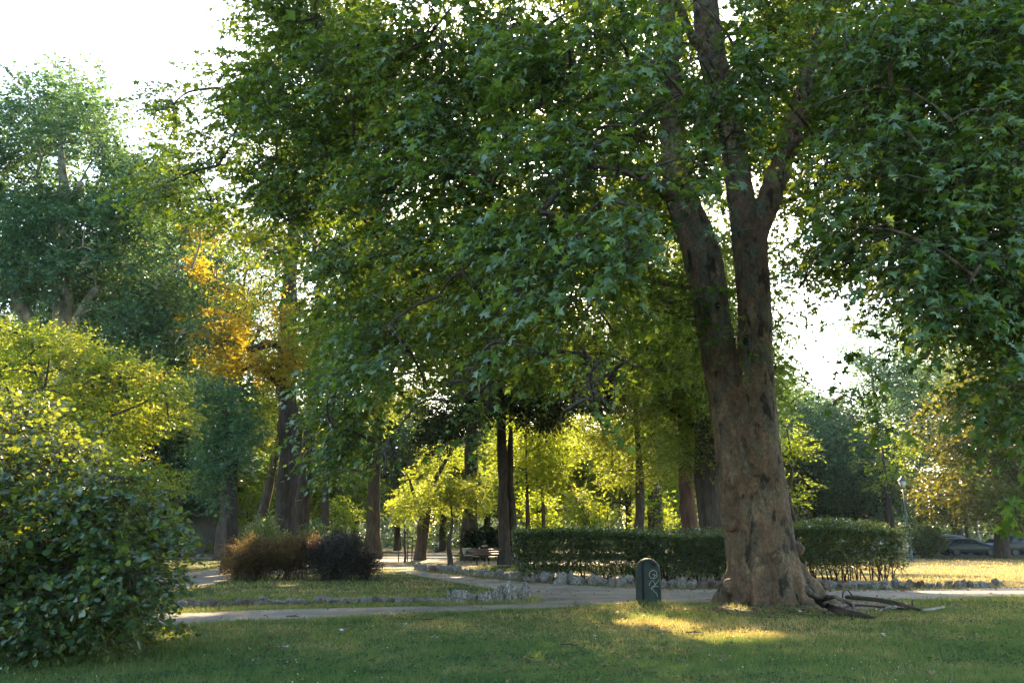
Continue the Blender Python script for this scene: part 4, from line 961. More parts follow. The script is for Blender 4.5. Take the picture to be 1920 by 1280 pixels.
lower = np.clip((Z - .1) / .5, 0, 1); keep = (rng.random(n) < .25 + .75 * lower) & ~((X > 8.5) & (Z < .42) & (rng.random(n) < .8))
endr = np.minimum(X - hx0, hx1 - X); keep &= (endr > .25 * rng.random(n) * (1.5 - Z).clip(0, 1) + .0)
P = np.stack([X, Yh, Z], 1)[keep]; n = len(P)
Dd = rng.normal(0, .45, (n, 3)); Dd[:, 1] -= .5 * (P[:, 1] < 30.4); Dd[:, 2] += .35 + .6 * (P[:, 2] > 1.4)
sprays(hg, 'lance', P, Dd, .16, 6, .085, tilt=.8, droop=.1, aspect=1.5, prob=.5)
# loose shoots above the clipped line
n = 1500; X = np.concatenate([rng.uniform(hx0, hx1, n // 2), rng.uniform(at(1480, 1000, 31).x, at(1640, 1000, 31).x, n)]); n = len(X)
hgt = np.where(X > 10.5, rng.uniform(.0, .42, n), rng.uniform(0, .2, n)) * (.4 + vnoise(np.stack([X, X * 0, X * 0], 1), .8, 4))
P = np.stack([X, 31 + rng.uniform(-.6, .6, n), 1.55 + hgt], 1)
sprays(hg, 'lance', P, np.stack([rng.normal(0, .3, n), rng.normal(0, .3, n), np.ones(n)], 1), .26, 8, .085, tilt=.9, droop=0, aspect=1.3, prob=.3)
hg.build('foliage', M['leaf_hedge'], he, origin=HB)
st = Geo()
for i in range(170):
    x = random.uniform(hx0 + .2, hx1 - .2); y = 31 + random.uniform(-.4, .4); q = Vector((x + random.gauss(0, .25), y + random.gauss(0, .2), random.uniform(.7, 1.3)))
    tube(st, [(x, y, -.05), ((x + q.x) / 2 + random.gauss(0, .05), y, q.z * .45), q], [.028, .02, .008], 5)
st.build('stem', M['bark'], he, origin=HB)

# ------------------------------------------------------------------ edging stones
def stone_mesh(seed, pit=False):
    bm = bmesh.new(); bmesh.ops.create_icosphere(bm, subdivisions=3, radius=.5)
    o = Vector((seed * 3.7, seed * 1.3, seed * 5.1))
    for v in bm.verts:
        p = v.co.copy(); q = Vector([max(-.43, min(.43, c)) for c in p]) * 1.05
        k = 1 + .75 * mnoise.noise(p * 2.0 + o) + .40 * mnoise.noise(p * 5.0 + o) + .10 * mnoise.noise(p * 12 + o)
        if pit: k -= .35 * max(0, mnoise.noise(p * 4 + o * 2) - .1)
        v.co = q * k
    for f in bm.faces: f.smooth = seed % 3 != 0
    me = bpy.data.meshes.new('edging_stone'); bm.to_mesh(me); bm.free(); return me
SM = [stone_mesh(i, i % 2 == 1) for i in range(12)]
for i, me in enumerate(SM): me.materials.append(M['stone'] if i % 4 else M['stone_brown'])
M['stone_white'] = noisy_mat('white_pitted_stone', [(.36, (.07, .06, .05)), (.50, (.24, .23, .21)), (.68, (.50, .48, .45))], 6, bump=1.0, bscale=12, bdist=.08)
WM = []
for i in range(7):
    m_ = stone_mesh(40 + i * 2 + 1, True); m_.materials.append(M['stone_white'] if i in (0, 1, 4, 5, 6) else M['stone']); WM.append(m_)
def stone(p, w, h, d, label, group, me=None, rz=None):
    o = bpy.data.objects.new('edging_stone', me or random.choice(SM)); C.objects.link(o)
    o.location = (p.x, p.y, h * .30); o.scale = (w * .98, d * .9, h * 1.1); o.rotation_euler = (random.uniform(-.2, .2), random.uniform(-.2, .2), rz if rz is not None else random.uniform(0, 6.28))
    tag(o, label, 'stone', group); return o
def stone_row(pix, wpx, hpx, label, group, jitter=3, gap=0.0):
    P = [(a, b) for a, b in pix]; seglen = 0
    for i in range(len(P) - 1):
        (x0, y0), (x1, y1) = P[i], P[i + 1]; L = abs(x1 - x0); t = 0.0
        while t < L:
            w_ = random.uniform(*wpx); u = t / L; px = x0 + (x1 - x0) * u; py = y0 + (y1 - y0) * u + random.uniform(-jitter, jitter) * .5
            g = gp(px, py); k = mpp(px, py, g.y)
            if random.random() > gap:
                stone(g, w_ * k * random.uniform(.9, 1.3), random.uniform(*hpx) * k, w_ * k * random.uniform(.8, 1.2), label, group)
            t += w_ * .92
stone_row([(332, 1138), (450, 1134), (600, 1132), (720, 1130), (838, 1129)], (9, 20), (9, 17), 'small rough stone in the low edging on the near side of the lawn island', 'edging stones on the near side of the lawn island')
for px, py, wp, hp, lab, mi in ((841, 1129, 9, 27, 'narrow upright stone standing in the island edging', 0), (864, 1128, 34, 25, 'sloping grey stone left of the white boulders on the island edge', 2), (888, 1127, 19, 17, 'dark low stone among the bigger island edging stones', 3),
                          (911, 1128, 25, 23, 'round-topped stone just left of the tall grey boulder', 4), (934, 1127, 22, 33, 'tall grey boulder beside the big white one', 2), (957, 1127, 27, 40, 'largest pale pitted boulder at the right end of the island edging', 5), (983, 1126, 24, 35, 'last pitted white boulder at the tip of the lawn island', 6)):
    g = gp(px, py); k = mpp(px, py, g.y); stone(g, wp * k, hp * k, wp * k, lab, 'big boulders at the tip of the lawn island', WM[mi])
stone_row([(782, 1068), (860, 1075), (960, 1084)], (8, 15), (10, 16), 'small grey stone in the edging running back past the twin trunk', 'edging stones by the twin trunk')
stone_row([(968, 1086), (1050, 1094), (1190, 1099)], (14, 26), (15, 24), 'pale rough stone lining the hedge left of the litter bin', 'edging stones under the hedge left of the bin')
stone_row([(1245, 1102), (1360, 1103)], (14, 22), (14, 24), 'pale rough stone lining the hedge between bin and trunk', 'edging stones between bin and trunk')
stone_row([(1530, 1105), (1620, 1104), (1690, 1104)], (14, 26), (14, 22), 'grey stone under the right end of the hedge', 'edging stones under the right end of the hedge')
stone_row([(1690, 1104), (1790, 1102), (1900, 1099)], (8, 15), (9, 18), 'dark weathered stone edging the sunny lawn', 'edging stones along the sunny lawn', gap=.04)
stone_row([(700, 1044), (670, 1046)], (7, 12), (5, 8), 'brown stone at the edge of the sunny far path', 'brown stones at the far path')
stone_row([(365, 1043), (400, 1043)], (9, 14), (5, 8), 'brown stone by the far left tree', 'brown stones by the far left trees')

# ------------------------------------------------------------------ litter bin
M['bin'] = noisy_mat('bin_green_metal', [(.3, (.012, .021, .017)), (.58, (.020, .032, .026)), (.8, (.045, .050, .040))], 4, rough=.62, bump=.15, bscale=30, spec=.22)
M['bin_dark'] = plain('bin_inside', (.004, .004, .005), .9)
M['scrawl'] = plain('white_paint', (.27, .30, .27), .7)
g = gp(1217, 1131); kb = mpp(1217, 1131, g.y); BW = 46 * kb; BH = at(1217, 1045.5, g.y).z
A_, B_ = BW / 2, BW * .44
bn = empty('litter_bin', g); tag(bn, 'dark green domed litter bin with white scrawl standing on the grass edge', 'litter bin')
def bin_ring(z):
    zd = BH - A_ * 1.02
    return 1.0 if z < zd else math.sqrt(max(0, 1 - ((z - zd) / (BH - zd)) ** 2))
def bin_pt(a, z, s=1.0):
    r = bin_ring(z) * s; c, q = math.cos(a), math.sin(a); e = .8
    return (A_ * r * math.copysign(abs(c) ** e, c), B_ * r * math.copysign(abs(q) ** e, q), z)
def surf(u, z, out=.0):             # point on the front surface at local x = u
    r = bin_ring(z); c = max(-1, min(1, u / (A_ * r + 1e-6))); ca = abs(c) ** (1 / .8); q = math.sqrt(max(0, 1 - ca * ca)) ** .8
    return Vector((u, -B_ * r * q - out, z))
oc = surf(.105, BH - .15, 0); nrm = Vector((.5, -.68, .52)).normalized()
zs = [0, .06, .3, .5, .7] + [BH - A_ * 1.02 + A_ * 1.02 * math.sin(t) for t in np.linspace(0, math.pi / 2, 26)]
def shell(name, a0, a1, s, mat, parent, n=90, thick=.012, z0=0.0):
    gq = Geo(); V = []; T = []; row = n + 1
    for sc in (s, s - thick / A_):
        for z in zs:
            for i in range(n + 1): V.append(bin_pt(a0 + (a1 - a0) * i / n, max(z, z0), sc))
    h = len(zs); off = h * row
    for j in range(h - 1):
        for i in range(n):
            a = j * row + i; T += [(a, a + 1, a + row + 1), (a, a + row + 1, a + row)]
            b_ = a + off; T += [(b_, b_ + row + 1, b_ + 1), (b_, b_ + row, b_ + row + 1)]
        for i in (0, n):
            a = j * row + i; T += [(a, a + row, a + row + off), (a, a + row + off, a + off)]
    if s >= 1: T = [t for t in T if (sum((Vector(V[i]) for i in t), Vector()) / 3 - oc).length > .086]      # the throw-in hole
    gq.add(V, T); return gq.build(name, mat, parent, smooth=True)
seam = math.radians(180 + 62)      # where the seam shows on the side facing the path
shell('front_shell', seam + .06, seam + math.pi * 1.06, 1.0, M['bin'], bn)
shell('rear_shell', seam + math.pi * 1.06 + .1, seam + 2 * math.pi - .10, 1.03, M['bin'], bn)
shell('liner', 0, 2 * math.pi, .93, M['bin_dark'], bn)
# opening, rim, top knob
gq = Geo(); X_ = nrm.cross(Vector((0, 0, 1))).normalized(); Y_ = X_.cross(nrm)
for nm, r0_, r1_, o_, mt in (('opening_rim', .080, .098, .012, 'bin'), ('opening', 0, .080, -.045, 'bin_dark')):
    gq = Geo(); V = []; T = []; n = 28
    for rr, oo in ((r0_, o_), (r1_, o_), (r1_, o_ - .05)):
        for i in range(n):
            a = 2 * math.pi * i / n; V.append(oc + X_ * math.cos(a) * rr * 1.05 + Y_ * math.sin(a) * rr * .78 + nrm * oo)
    for j in range(2):
        for i in range(n):
            a = j * n + i; b_ = j * n + (i + 1) % n; T += [(a, b_, b_ + n), (a, b_ + n, a + n)]
    gq.add([tuple(v) for v in V], T); gq.build(nm, M[mt], bn)
gq = Geo(); tube(gq, [(.03, 0, BH - .01), (.03, 0, BH + .03), (.06, 0, BH + .045), (.10, 0, BH + .02), (.10, 0, BH - .03)], [.009] * 5, 6); gq.build('lifting_ring', M['bin'], bn, smooth=True)
gq = Geo(); box(gq, (0, 0, .02), (BW * .9, B_ * 1.7, .05)); gq.build('base', M['bin_dark'], bn)
strokes = [[(735, 545), (768, 556), (792, 525), (775, 482), (720, 462), (668, 485), (645, 545), (668, 598), (715, 605), (745, 570), (735, 535), (712, 540)], [(812, 556), (775, 590), (728, 628)],
           [(635, 742), (658, 685), (706, 642), (740, 690), (762, 726)], [(838, 632), (790, 685), (735, 735), (685, 772), (668, 800), (680, 818)], [(812, 768), (765, 750), (715, 768), (700, 805), (735, 855), (775, 885), (788, 950)]]
gq = Geo()
for stp in strokes:
    pts = [surf((x - 655) / 460 * BW, (1085 - y) / 845 * BH, .006) for x, y in stp]; pts, rad = smooth_path(pts, [.0065] * len(pts), 5); tube(gq, pts, rad, 5)
gq.build('scrawl', M['scrawl'], bn)

# ------------------------------------------------------------------ fallen branches by the trunk, tape and scraps
def branch(label, pix, z, w_, forks=(), mat='deadwood'):
    pts = []
    for (px, py), zz in zip(pix, z):
        pts.append(gp(px, py, zz))
    b = Vector((pts[0].x, pts[0].y, 0)); gq = Geo(); w_ = [q * .72 for q in w_]; pp, rr = smooth_path(pts, w_, 5); tube(gq, pp, rr, 10, wob=.9)
    for t, dx, dz, L in forks:
        i = int(t * (len(pp) - 1)); a = pp[i]; e = a + Vector((dx * L, random.uniform(-.2, .2), dz * L)); tube(gq, [a, (a + e) / 2 + Vector((0, .03, .05)), e], [rr[i] * .6, rr[i] * .4, .008], 6)
    o = gq.build('fallen_branch', M[mat], smooth=True, origin=b); o.location = b; return tag(o, label, 'branch', 'fallen branches by the big trunk')
branch('thick dead limb leaning off the trunk and lying on the grass', [(1512, 1104), (1530, 1120), (1548, 1132), (1575, 1146), (1612, 1152), (1640, 1157)], [.75, .42, .18, .09, .07, .06], [.07, .085, .10, .10, .07, .03], [(.35, -.6, .8, .5), (.6, .3, .3, .3)])
branch('long bent branch arching over the grass to the taped end', [(1586, 1118), (1630, 1122), (1672, 1128), (1700, 1136), (1725, 1142)], [.22, .24, .22, .16, .08], [.055, .06, .07, .06, .04], [(.1, -.5, .5, .35), (.85, .1, .8, .2)])
branch('crossed branch propped up against the trunk base', [(1604, 1148), (1596, 1132), (1575, 1122), (1552, 1118)], [.05, .16, .38, .52], [.035, .05, .055, .04], [(.6, .4, .6, .3)])
branch('short branch rising to the right from the trunk base', [(1532, 1128), (1548, 1122), (1566, 1118)], [.12, .38, .62], [.05, .06, .035])
branch('thin pale branch lying between the two longer ones', [(1575, 1142), (1600, 1134), (1650, 1137), (1705, 1142)], [.05, .10, .06, .05], [.025, .03, .028, .02])
branch('pale barkless branch end beyond the tape', [(1728, 1143), (1750, 1142), (1772, 1137)], [.06, .07, .07], [.05, .045, .02], mat='bark_pale')
branch('small dark twig in front of the trunk', [(1440, 1157), (1460, 1157), (1480, 1155)], [.03, .035, .03], [.012, .015, .01])
M['tape_red'] = plain('red_tape', (.45, .03, .025), .5); M['paper'] = plain('white_paper', (.46, .46, .45), .7)
def scraps(name, label, cat, px, py, spread, n, size, mats, group=None, z=.05):
    b = gp(px, py); gq = Geo()
    for i in range(n):
        c = Vector((random.gauss(0, spread[0]), random.gauss(0, spread[1]), z + random.uniform(0, .04))); s = size * random.uniform(.5, 1.2)
        k = 5; a0 = random.uniform(0, 6.28); V = [c]; ti = random.uniform(-.5, .5); tj = random.uniform(-.5, .5)
        for j in range(k):
            a = a0 + j * 2 * math.pi / k; r = s * random.uniform(.5, 1); x, y = math.cos(a) * r, math.sin(a) * r; V.append(c + Vector((x, y, x * ti + y * tj + random.uniform(0, .3) * s)))
        gq.add([tuple(v) for v in V], [(0, j + 1, (j + 1) % k + 1) for j in range(k)], i % len(mats))
    o = gq.build(name, mats, origin=(0, 0, 0)); o.location = b; return tag(o, label, cat, group)
def ribbon(name, label, cat, px, py, L, n, w_, mats, stripe, amp):
    b = gp(px, py); gq = Geo(); p = Vector((-L / 2, 0, .05)); ang = 0; pts = []
    for i in range(n):
        ang += random.gauss(0, .9); ang *= .8
        p = p + Vector((L / n * 1.1 * math.cos(ang * .5), amp * math.sin(ang), 0)); p.z = .05 + abs(random.gauss(0, .03))
        tw = random.uniform(-1, 1); pts.append((p.copy(), Vector((.15 * tw, w_ * math.cos(tw), w_ * math.sin(tw)))))
    V = []
    for q, h in pts: V += [tuple(q - h * .5), tuple(q + h * .5)]
    for i in range(n - 1): gq.add([V[2 * i], V[2 * i + 1], V[2 * i + 2], V[2 * i + 3]], [(0, 1, 3), (0, 3, 2)], (i // stripe) % len(mats))
    o = gq.build(name, mats); o.location = b
    bm = bmesh.new(); bm.from_mesh(o.data); bmesh.ops.remove_doubles(bm, verts=bm.verts, dist=1e-4); bm.to_mesh(o.data); bm.free(); return tag(o, label, cat)
ribbon('barrier_tape', 'crumpled red and white barrier tape tangled on the fallen branch', 'tape', 1706, 1143, .5, 34, .09, [M['tape_red'], M['paper']], 3, .07)
ribbon('torn_tape', 'muddy white strip on the grass left of the tape', 'litter', 1672, 1148, .75, 30, .05, [M['paper'], M['stone']], 2, .03)
for px, py, lab, s in ((641, 1190, 'largest white paper scrap on the near lawn', .055), (812, 1203, 'pinkish paper scrap on the lawn right of the biggest one', .045), (533, 1222, 'torn white scrap low in front of the shrub', .045), (756, 1178, 'small round white scrap near the path', .035), (576, 1165, 'tiny white scrap beside the path edge', .025),
                       (1050, 1157, 'faint pale scrap on the lawn left of the bin', .035), (1660, 1198, 'white scrap on the lawn under the fallen branches', .04), (1500, 1152, 'white scrap by the foot of the trunk', .05)):
    scraps('paper_scrap', lab, 'litter', px, py, (s * .8, s * .5), 5, s, [M['paper']], 'paper scraps on the lawn')
for px, py, lab in ((549, 1160, 'brown stick lying at the path edge left of centre'), (805, 1166, 'dark stick on the lawn below the boulders'), (1068, 1215, 'dark crooked stick in the near lawn'), (1302, 1191, 'small forked twig in the patch of sun')):
    b = gp(px, py); gq = Geo(); tube(gq, [(-.14, 0, .05), (0, .02, .06), (.13, -.01, .055)], [.012, .014, .008], 6); tube(gq, [(0, .02, .06), (.08, .06, .1)], [.008, .003], 5)
    o = gq.build('twig', M['deadwood']); o.location = b; o.rotation_euler = (0, 0, random.uniform(-.4, .4)); tag(o, lab, 'twig', 'twigs on the lawn')

# ------------------------------------------------------------------ benches, person
M['wood'] = noisy_mat('bench_wood', [(.3, (.07, .042, .028)), (.7, (.13, .085, .055))], 4, stretch=(1, 8, 8), bump=.2, spec=.6, rough=.35)
M['wood_pale'] = noisy_mat('weathered_bench_wood', [(.3, (.32, .30, .27)), (.7, (.5, .48, .44))], 4, stretch=(1, 8, 8), bump=.2, rough=.4)
M['iron'] = plain('cast_iron', (.02, .025, .022), .5)
def bench(label, loc, rz, L=1.9, mat='wood'):
    e = empty('park_bench', loc, rz); tag(e, label, 'bench', 'benches by the far path')
    gq = Geo()
    for i in range(4): box(gq, (0, -.16 + i * .12, .44), (L, .095, .035))
    s = gq.build('seat', M[mat], e)
    gq = Geo()
    for i in range(3): box(gq, (0, .28 + i * .03, .58 + i * .13), (L, .03, .11), rx=-.22)
    gq.build('backrest', M[mat], e)
    for sx in (-1, 1):
        gq = Geo(); x = sx * (L / 2 - .22)
        tube(gq, [(x, -.2, 0), (x, -.19, .42), (x, .22, .42), (x, .30, 0)], [.024] * 4, 6); tube(gq, [(x, .22, .42), (x, .36, .9)], [.022, .02], 6)
        tube(gq, [(x, -.2, .42), (x, -.2, .62), (x, .26, .64)], [.018] * 3, 6); gq.build('leg', M['iron'], e)
    return e
bg_ = gp(917, 1058)
bench('wooden bench seen from behind left of the twin trunk with someone sitting on it', bg_, math.pi, 1.9)
b2_ = gp(934, 1051); bench('pale bench across the path behind the occupied one', b2_, 0, 1.7, 'wood_pale')
b3_ = gp(884, 1054); bench('pale bench end-on left of the seated person', b3_, 1.15, 1.2, 'wood_pale')
M['cloth_dark'] = noisy_mat('dark_cloth', [(.3, (.010, .010, .014)), (.7, (.022, .022, .03))], 20, bump=.3)
M['skin'] = plain('skin', (.36, .21, .15), .55); M['cap'] = plain('grey_cap', (.10, .10, .10), .8)
pb_ = Vector((gp(908, 1058).x, bg_.y, 0))
pe = empty('person', pb_, math.radians(165)); tag(pe, 'person in dark clothes and grey cap sitting on the bench with a white cup', 'person')
def skin_obj(name, verts, edges, rad, mat, parent, root=0, sub=2):
    me = bpy.data.meshes.new(name); me.from_pydata(verts, edges, []); o = bpy.data.objects.new(name, me); C.objects.link(o)
    m1 = o.modifiers.new('s', 'SKIN'); m1.use_smooth_shade = True
    for i, r in enumerate(rad): o.data.skin_vertices[0].data[i].radius = r if isinstance(r, tuple) else (r, r)
    o.data.skin_vertices[0].data[root].use_root = True
    m2 = o.modifiers.new('d', 'SUBSURF'); m2.levels = sub; m2.render_levels = sub
    dg = bpy.context.evaluated_depsgraph_get(); m = bpy.data.meshes.new_from_object(o.evaluated_get(dg)); bpy.data.objects.remove(o)
    m.materials.clear(); return link(name, m, mat, parent, smooth=True)
# seated: pelvis at seat height, facing local -y
V = [(0, 0, .53), (0, .03, .70), (0, .03, .90), (0, .01, 1.04), (0, -.01, 1.12), (0, -.03, 1.20), (0, -.03, 1.29),
     (.18, .02, .99), (.25, -.03, .76), (.16, -.24, .66), (-.18, .02, .99), (-.27, -.05, .78), (-.24, -.20, .92), (.09, -.02, .52), (.12, -.42, .54), (.12, -.42, .10), (.12, -.58, .05), (-.09, -.02, .52), (-.12, -.42, .54), (-.12, -.44, .10), (-.12, -.60, .05)]
E = [(0, 1), (1, 2), (2, 3), (3, 4), (4, 5), (5, 6), (3, 7), (7, 8), (8, 9), (3, 10), (10, 11), (11, 12), (0, 13), (13, 14), (14, 15), (15, 16), (0, 17), (17, 18), (18, 19), (19, 20)]
Rr_ = [.14, .14, .15, .10, .055, .085, .075, .07, .05, .032, .07, .05, .032, .09, .06, .042, .035, .09, .06, .042, .035]
skin_obj('body', V, E, Rr_, M['skin'], pe)
skin_obj('clothing', [(0, 0, .53), (0, .03, .72), (0, .03, .9), (0, .01, 1.03), (.18, .02, .99), (.25, -.03, .76), (.18, -.2, .68), (-.18, .02, .99), (-.27, -.05, .78), (-.25, -.17, .88), (.09, -.02, .52), (.12, -.42, .54), (.12, -.42, .14), (-.09, -.02, .52), (-.12, -.42, .54), (-.12, -.44, .14)],
         [(0, 1), (1, 2), (2, 3), (3, 4), (4, 5), (5, 6), (3, 7), (7, 8), (8, 9), (0, 10), (10, 11), (11, 12), (0, 13), (13, 14), (14, 15)], [.165, .165, .17, .12, .09, .068, .05, .09, .068, .05, .11, .08, .06, .11, .08, .06], M['cloth_dark'], pe)
bm = bmesh.new(); bmesh.ops.create_uvsphere(bm, u_segments=20, v_segments=12, radius=.105); bmesh.ops.delete(bm, geom=[v for v in bm.verts if v.co.z < -.01], context='VERTS')
for v in bm.verts:
    v.co += Vector((0, -.03, 1.28))
    if v.co.z < 1.283 and v.co.y < -.10: v.co.y -= .05
me = bpy.data.meshes.new('cap'); bm.to_mesh(me); bm.free(); link('cap', me, M['cap'], pe, smooth=True)
bm = bmesh.new(); bmesh.ops.create_uvsphere(bm, u_segments=16, v_segments=10, radius=.1)
for v in bm.verts: v.co = Vector((v.co.x * .98, v.co.y * .8 + .022, v.co.z * 1.15 + 1.225))
M['hair'] = plain('dark_hair', (.02, .015, .012), .6); me = bpy.data.meshes.new('hair'); bm.to_mesh(me); bm.free(); link('hair', me, M['hair'], pe, smooth=True)
for sx in (-1, 1):
    gq = Geo(); hx = .16 if sx > 0 else -.24; hy, hz = (-.24, .66) if sx > 0 else (-.20, .92)
    for j in range(5):
        a = (j - 2) * .018; L = (.045, .07, .078, .072, .05)[j]
        tube(gq, [(hx + a, hy - .02, hz), (hx + a * 1.2, hy - .02 - L * .6, hz + .01), (hx + a, hy - .02 - L, hz - .015)], [.009, .0085, .007], 6)
    gq.build('hand', M['skin'], pe)
cu = Geo(); V = []; n = 14; T = []
for z, r in ((0, .028), (.1, .038), (.1, .034), (.012, .025)):
    for i in range(n): V.append((math.cos(2 * math.pi * i / n) * r, math.sin(2 * math.pi * i / n) * r, z))
for j in range(3):
    for i in range(n): a = j * n + i; b_ = j * n + (i + 1) % n; T += [(a, b_, b_ + n), (a, b_ + n, a + n)]
for i in range(1, n - 1): T.append((3 * n, 3 * n + i, 3 * n + i + 1)); T.append((0, i + 1, i))
cu.add(V, T); o = cu.build('cup', M['paper']); o.location = Vector((at(899, 1028, bg_.y - .3).x, bg_.y - .33, .89)); tag(o, 'white cup raised beside the seated person', 'cup')
gq = Geo(); bm = bmesh.new(); bmesh.ops.create_icosphere(bm, subdivisions=3, radius=.3)
for v in bm.verts: v.co = Vector((v.co.x * 1.15, v.co.y * .7, v.co.z * .75)) * (1 + .35 * mnoise.noise(v.co * 5))
me = bpy.data.meshes.new('draped_coat'); bm.to_mesh(me); bm.free(); M['coat'] = noisy_mat('brown_coat', [(.3, (.08, .065, .055)), (.7, (.22, .19, .17))], 8, bump=.4)
o = link('folded_coat', me, M['coat'], smooth=True); o.location = (b3_.x, b3_.y, .62); tag(o, 'crumpled grey-brown coat on the bench left of the person', 'coat')

# ------------------------------------------------------------------ lamp post
M['lamp_green'] = plain('lamp_green_paint', (.022, .045, .040), .45); M['lamp_glass'] = plain('lamp_frosted_glass', (.42, .45, .42), .3)
g = gp(1709, 1053); e = empty('lamp_post', g); tag(e, 'slender green lamp post with a lantern standing on the sunny lawn', 'lamp post'); Ht = at(1693, 892, g.y).z
gq = Geo(); tube(gq, [(0, 0, -.02), (0, 0, .08), (0, 0, .1), (0, 0, .9), (0, 0, .95), (0, 0, 1.0)], [.17, .17, .12, .10, .13, .075], 12); gq.build('base', M['lamp_green'], e, smooth=True)
gq = Geo(); tube(gq, [(0, 0, .95), (0, 0, 2.2), (0, 0, Ht - .85)], [.07, .06, .042], 10); tube(gq, [(0, 0, 2.15), (0, 0, 2.3)], [.085, .085], 10); gq.build('pole', M['lamp_green'], e, smooth=True)
z0 = Ht - .85
gq = Geo(); V = [(s * a, t * a, z) for z, a in ((z0 + .08, .10), (z0 + .52, .20)) for s, t in ((-1, -1), (1, -1), (1, 1), (-1, 1))]
T = []
for i in range(4): j = (i + 1) % 4; T += [(i, j, j + 4), (i, j + 4, i + 4)]
T += [(0, 3, 2), (0, 2, 1), (4, 5, 6), (4, 6, 7)]; gq.add(V, T); gq.build('glass', M['lamp_glass'], e)
gq = Geo()
for s, t in ((-1, -1), (1, -1), (1, 1), (-1, 1)): tube(gq, [(s * .10, t * .10, z0 + .06), (s * .205, t * .205, z0 + .54)], [.014, .014], 5)
tube(gq, [(0, 0, z0 - .03), (0, 0, z0 + .07)], [.05, .15], 8); gq.build('lantern_frame', M['lamp_green'], e)
gq = Geo(); tube(gq, [(0, 0, z0 + .52), (0, 0, z0 + .55), (0, 0, z0 + .70), (0, 0, z0 + .76), (0, 0, z0 + .85)], [.30, .29, .12, .07, .015], 12); gq.build('lantern_roof', M['lamp_green'], e, smooth=True)

# ------------------------------------------------------------------ post guard round the young tree, far bin
M['post'] = plain('brown_post', (.07, .05, .035), .8)
g = gp(760, 1053); e = empty('tree_guard', g); tag(e, 'three thin posts with a top rail round the staked young tree', 'tree guard')
for px in (747, 772, 762):
    x = gp(px, 1053).x - g.x; yy = .5 if px == 762 else 0
    gq = Geo(); tube(gq, [(x, yy, 0), (x, yy, at(px, 1005, g.y).z)], [.04, .035], 8); gq.build('post', M['post'], e)
gq = Geo(); z = at(760, 1006, g.y).z; x0 = gp(747, 1053).x - g.x; x1 = gp(772, 1053).x - g.x; x2 = gp(762, 1053).x - g.x
for a, b_ in (((x0, 0), (x1, 0)), ((x1, 0), (x2, .5)), ((x2, .5), (x0, 0))): tube(gq, [(a[0], a[1], z), (b_[0], b_[1], z)], [.025, .025], 6)
gq.build('rail', M['post'], e)
g = gp(818, 1035.5); e = empty('litter_bin', g); tag(e, 'small far litter bin with a pale top on the sunny path', 'litter bin')
M['bin_pale'] = plain('pale_bin_top', (.55, .57, .55), .5)
gq = Geo(); tube(gq, [(0, 0, 0), (0, 0, .05), (0, 0, .55)], [.16, .2, .24], 14); gq.build('body', M['lamp_green'], e, smooth=True)
gq = Geo(); tube(gq, [(0, 0, .55), (0, 0, .85), (0, 0, .95), (0, 0, 1.0)], [.25, .25, .27, .12], 14); gq.build('lid', M['bin_pale'], e, smooth=True)
gq = Geo(); box(gq, (0, -.25, .74), (.24, .04, .12)); gq.build('opening', M['bin_dark'], e)

# ------------------------------------------------------------------ grey wall at far left, added far blocks and wire fence
M['render_wall'] = noisy_mat('grey_render', [(.3, (.12, .125, .12)), (.6, (.17, .175, .17)), (.8, (.21, .21, .20))], .8, bump=.2, bscale=10)
def wall_box(name, label, cat, px0, px1, toppy, Y, mat, thick=.4):
    x0 = at(px0, 1000, Y).x; x1 = at(px1, 1000, Y).x; h = at(px0, toppy, Y).z; b = Vector(((x0 + x1) / 2, Y, 0)); gq = Geo()
    box(gq, (0, 0, h / 2), (x1 - x0, thick, h)); e = empty(name, b); tag(e, label, cat); gq.build('wall', M[mat], e); 
    gq = Geo(); box(gq, (0, 0, h + .06), (x1 - x0 + .1, thick + .16, .12)); gq.build('coping', M[mat], e); return e
wall_box('boundary_wall', 'tall plain grey wall behind the trees at far left', 'wall', 150, 500, 915, 72, 'render_wall')
fe = empty('wire_fence', Vector((30, 84.5, 0))); tag(fe, 'tall wire fence on posts along the far side of the street', 'fence')
for i in range(36):
    gq = Geo(); tube(gq, [(-22 + i * 3, 0, 0), (-22 + i * 3, 0, 2.6)], [.05, .05], 6); gq.build('post', M['lamp_green'], fe)
gq = Geo()
for z in np.arange(.15, 2.6, .35): tube(gq, [(-22, 0, z), (83, 0, z)], [.012, .012], 4)
gq.build('wire', M['lamp_green'], fe)
for px, lab in ((1835, 'thin pale trunk behind the dark hatchback'), (1815, 'second thin street trunk behind the dark hatchback'), (1868, 'grey street trunk just left of the magnolia trunk'), (1908, 'street trunk behind the black van'), (1790, 'dark thin trunk above the hatchback roof')):
    simple_tree('street_tree', lab, px, 78 + (px % 7), 880, 4.5, 3.0, .20, 'leaf_blue', bark='bark_pale' if px in (1835, 1868) else 'bark', nblob=12, group='street trees behind the cars', size=.3)

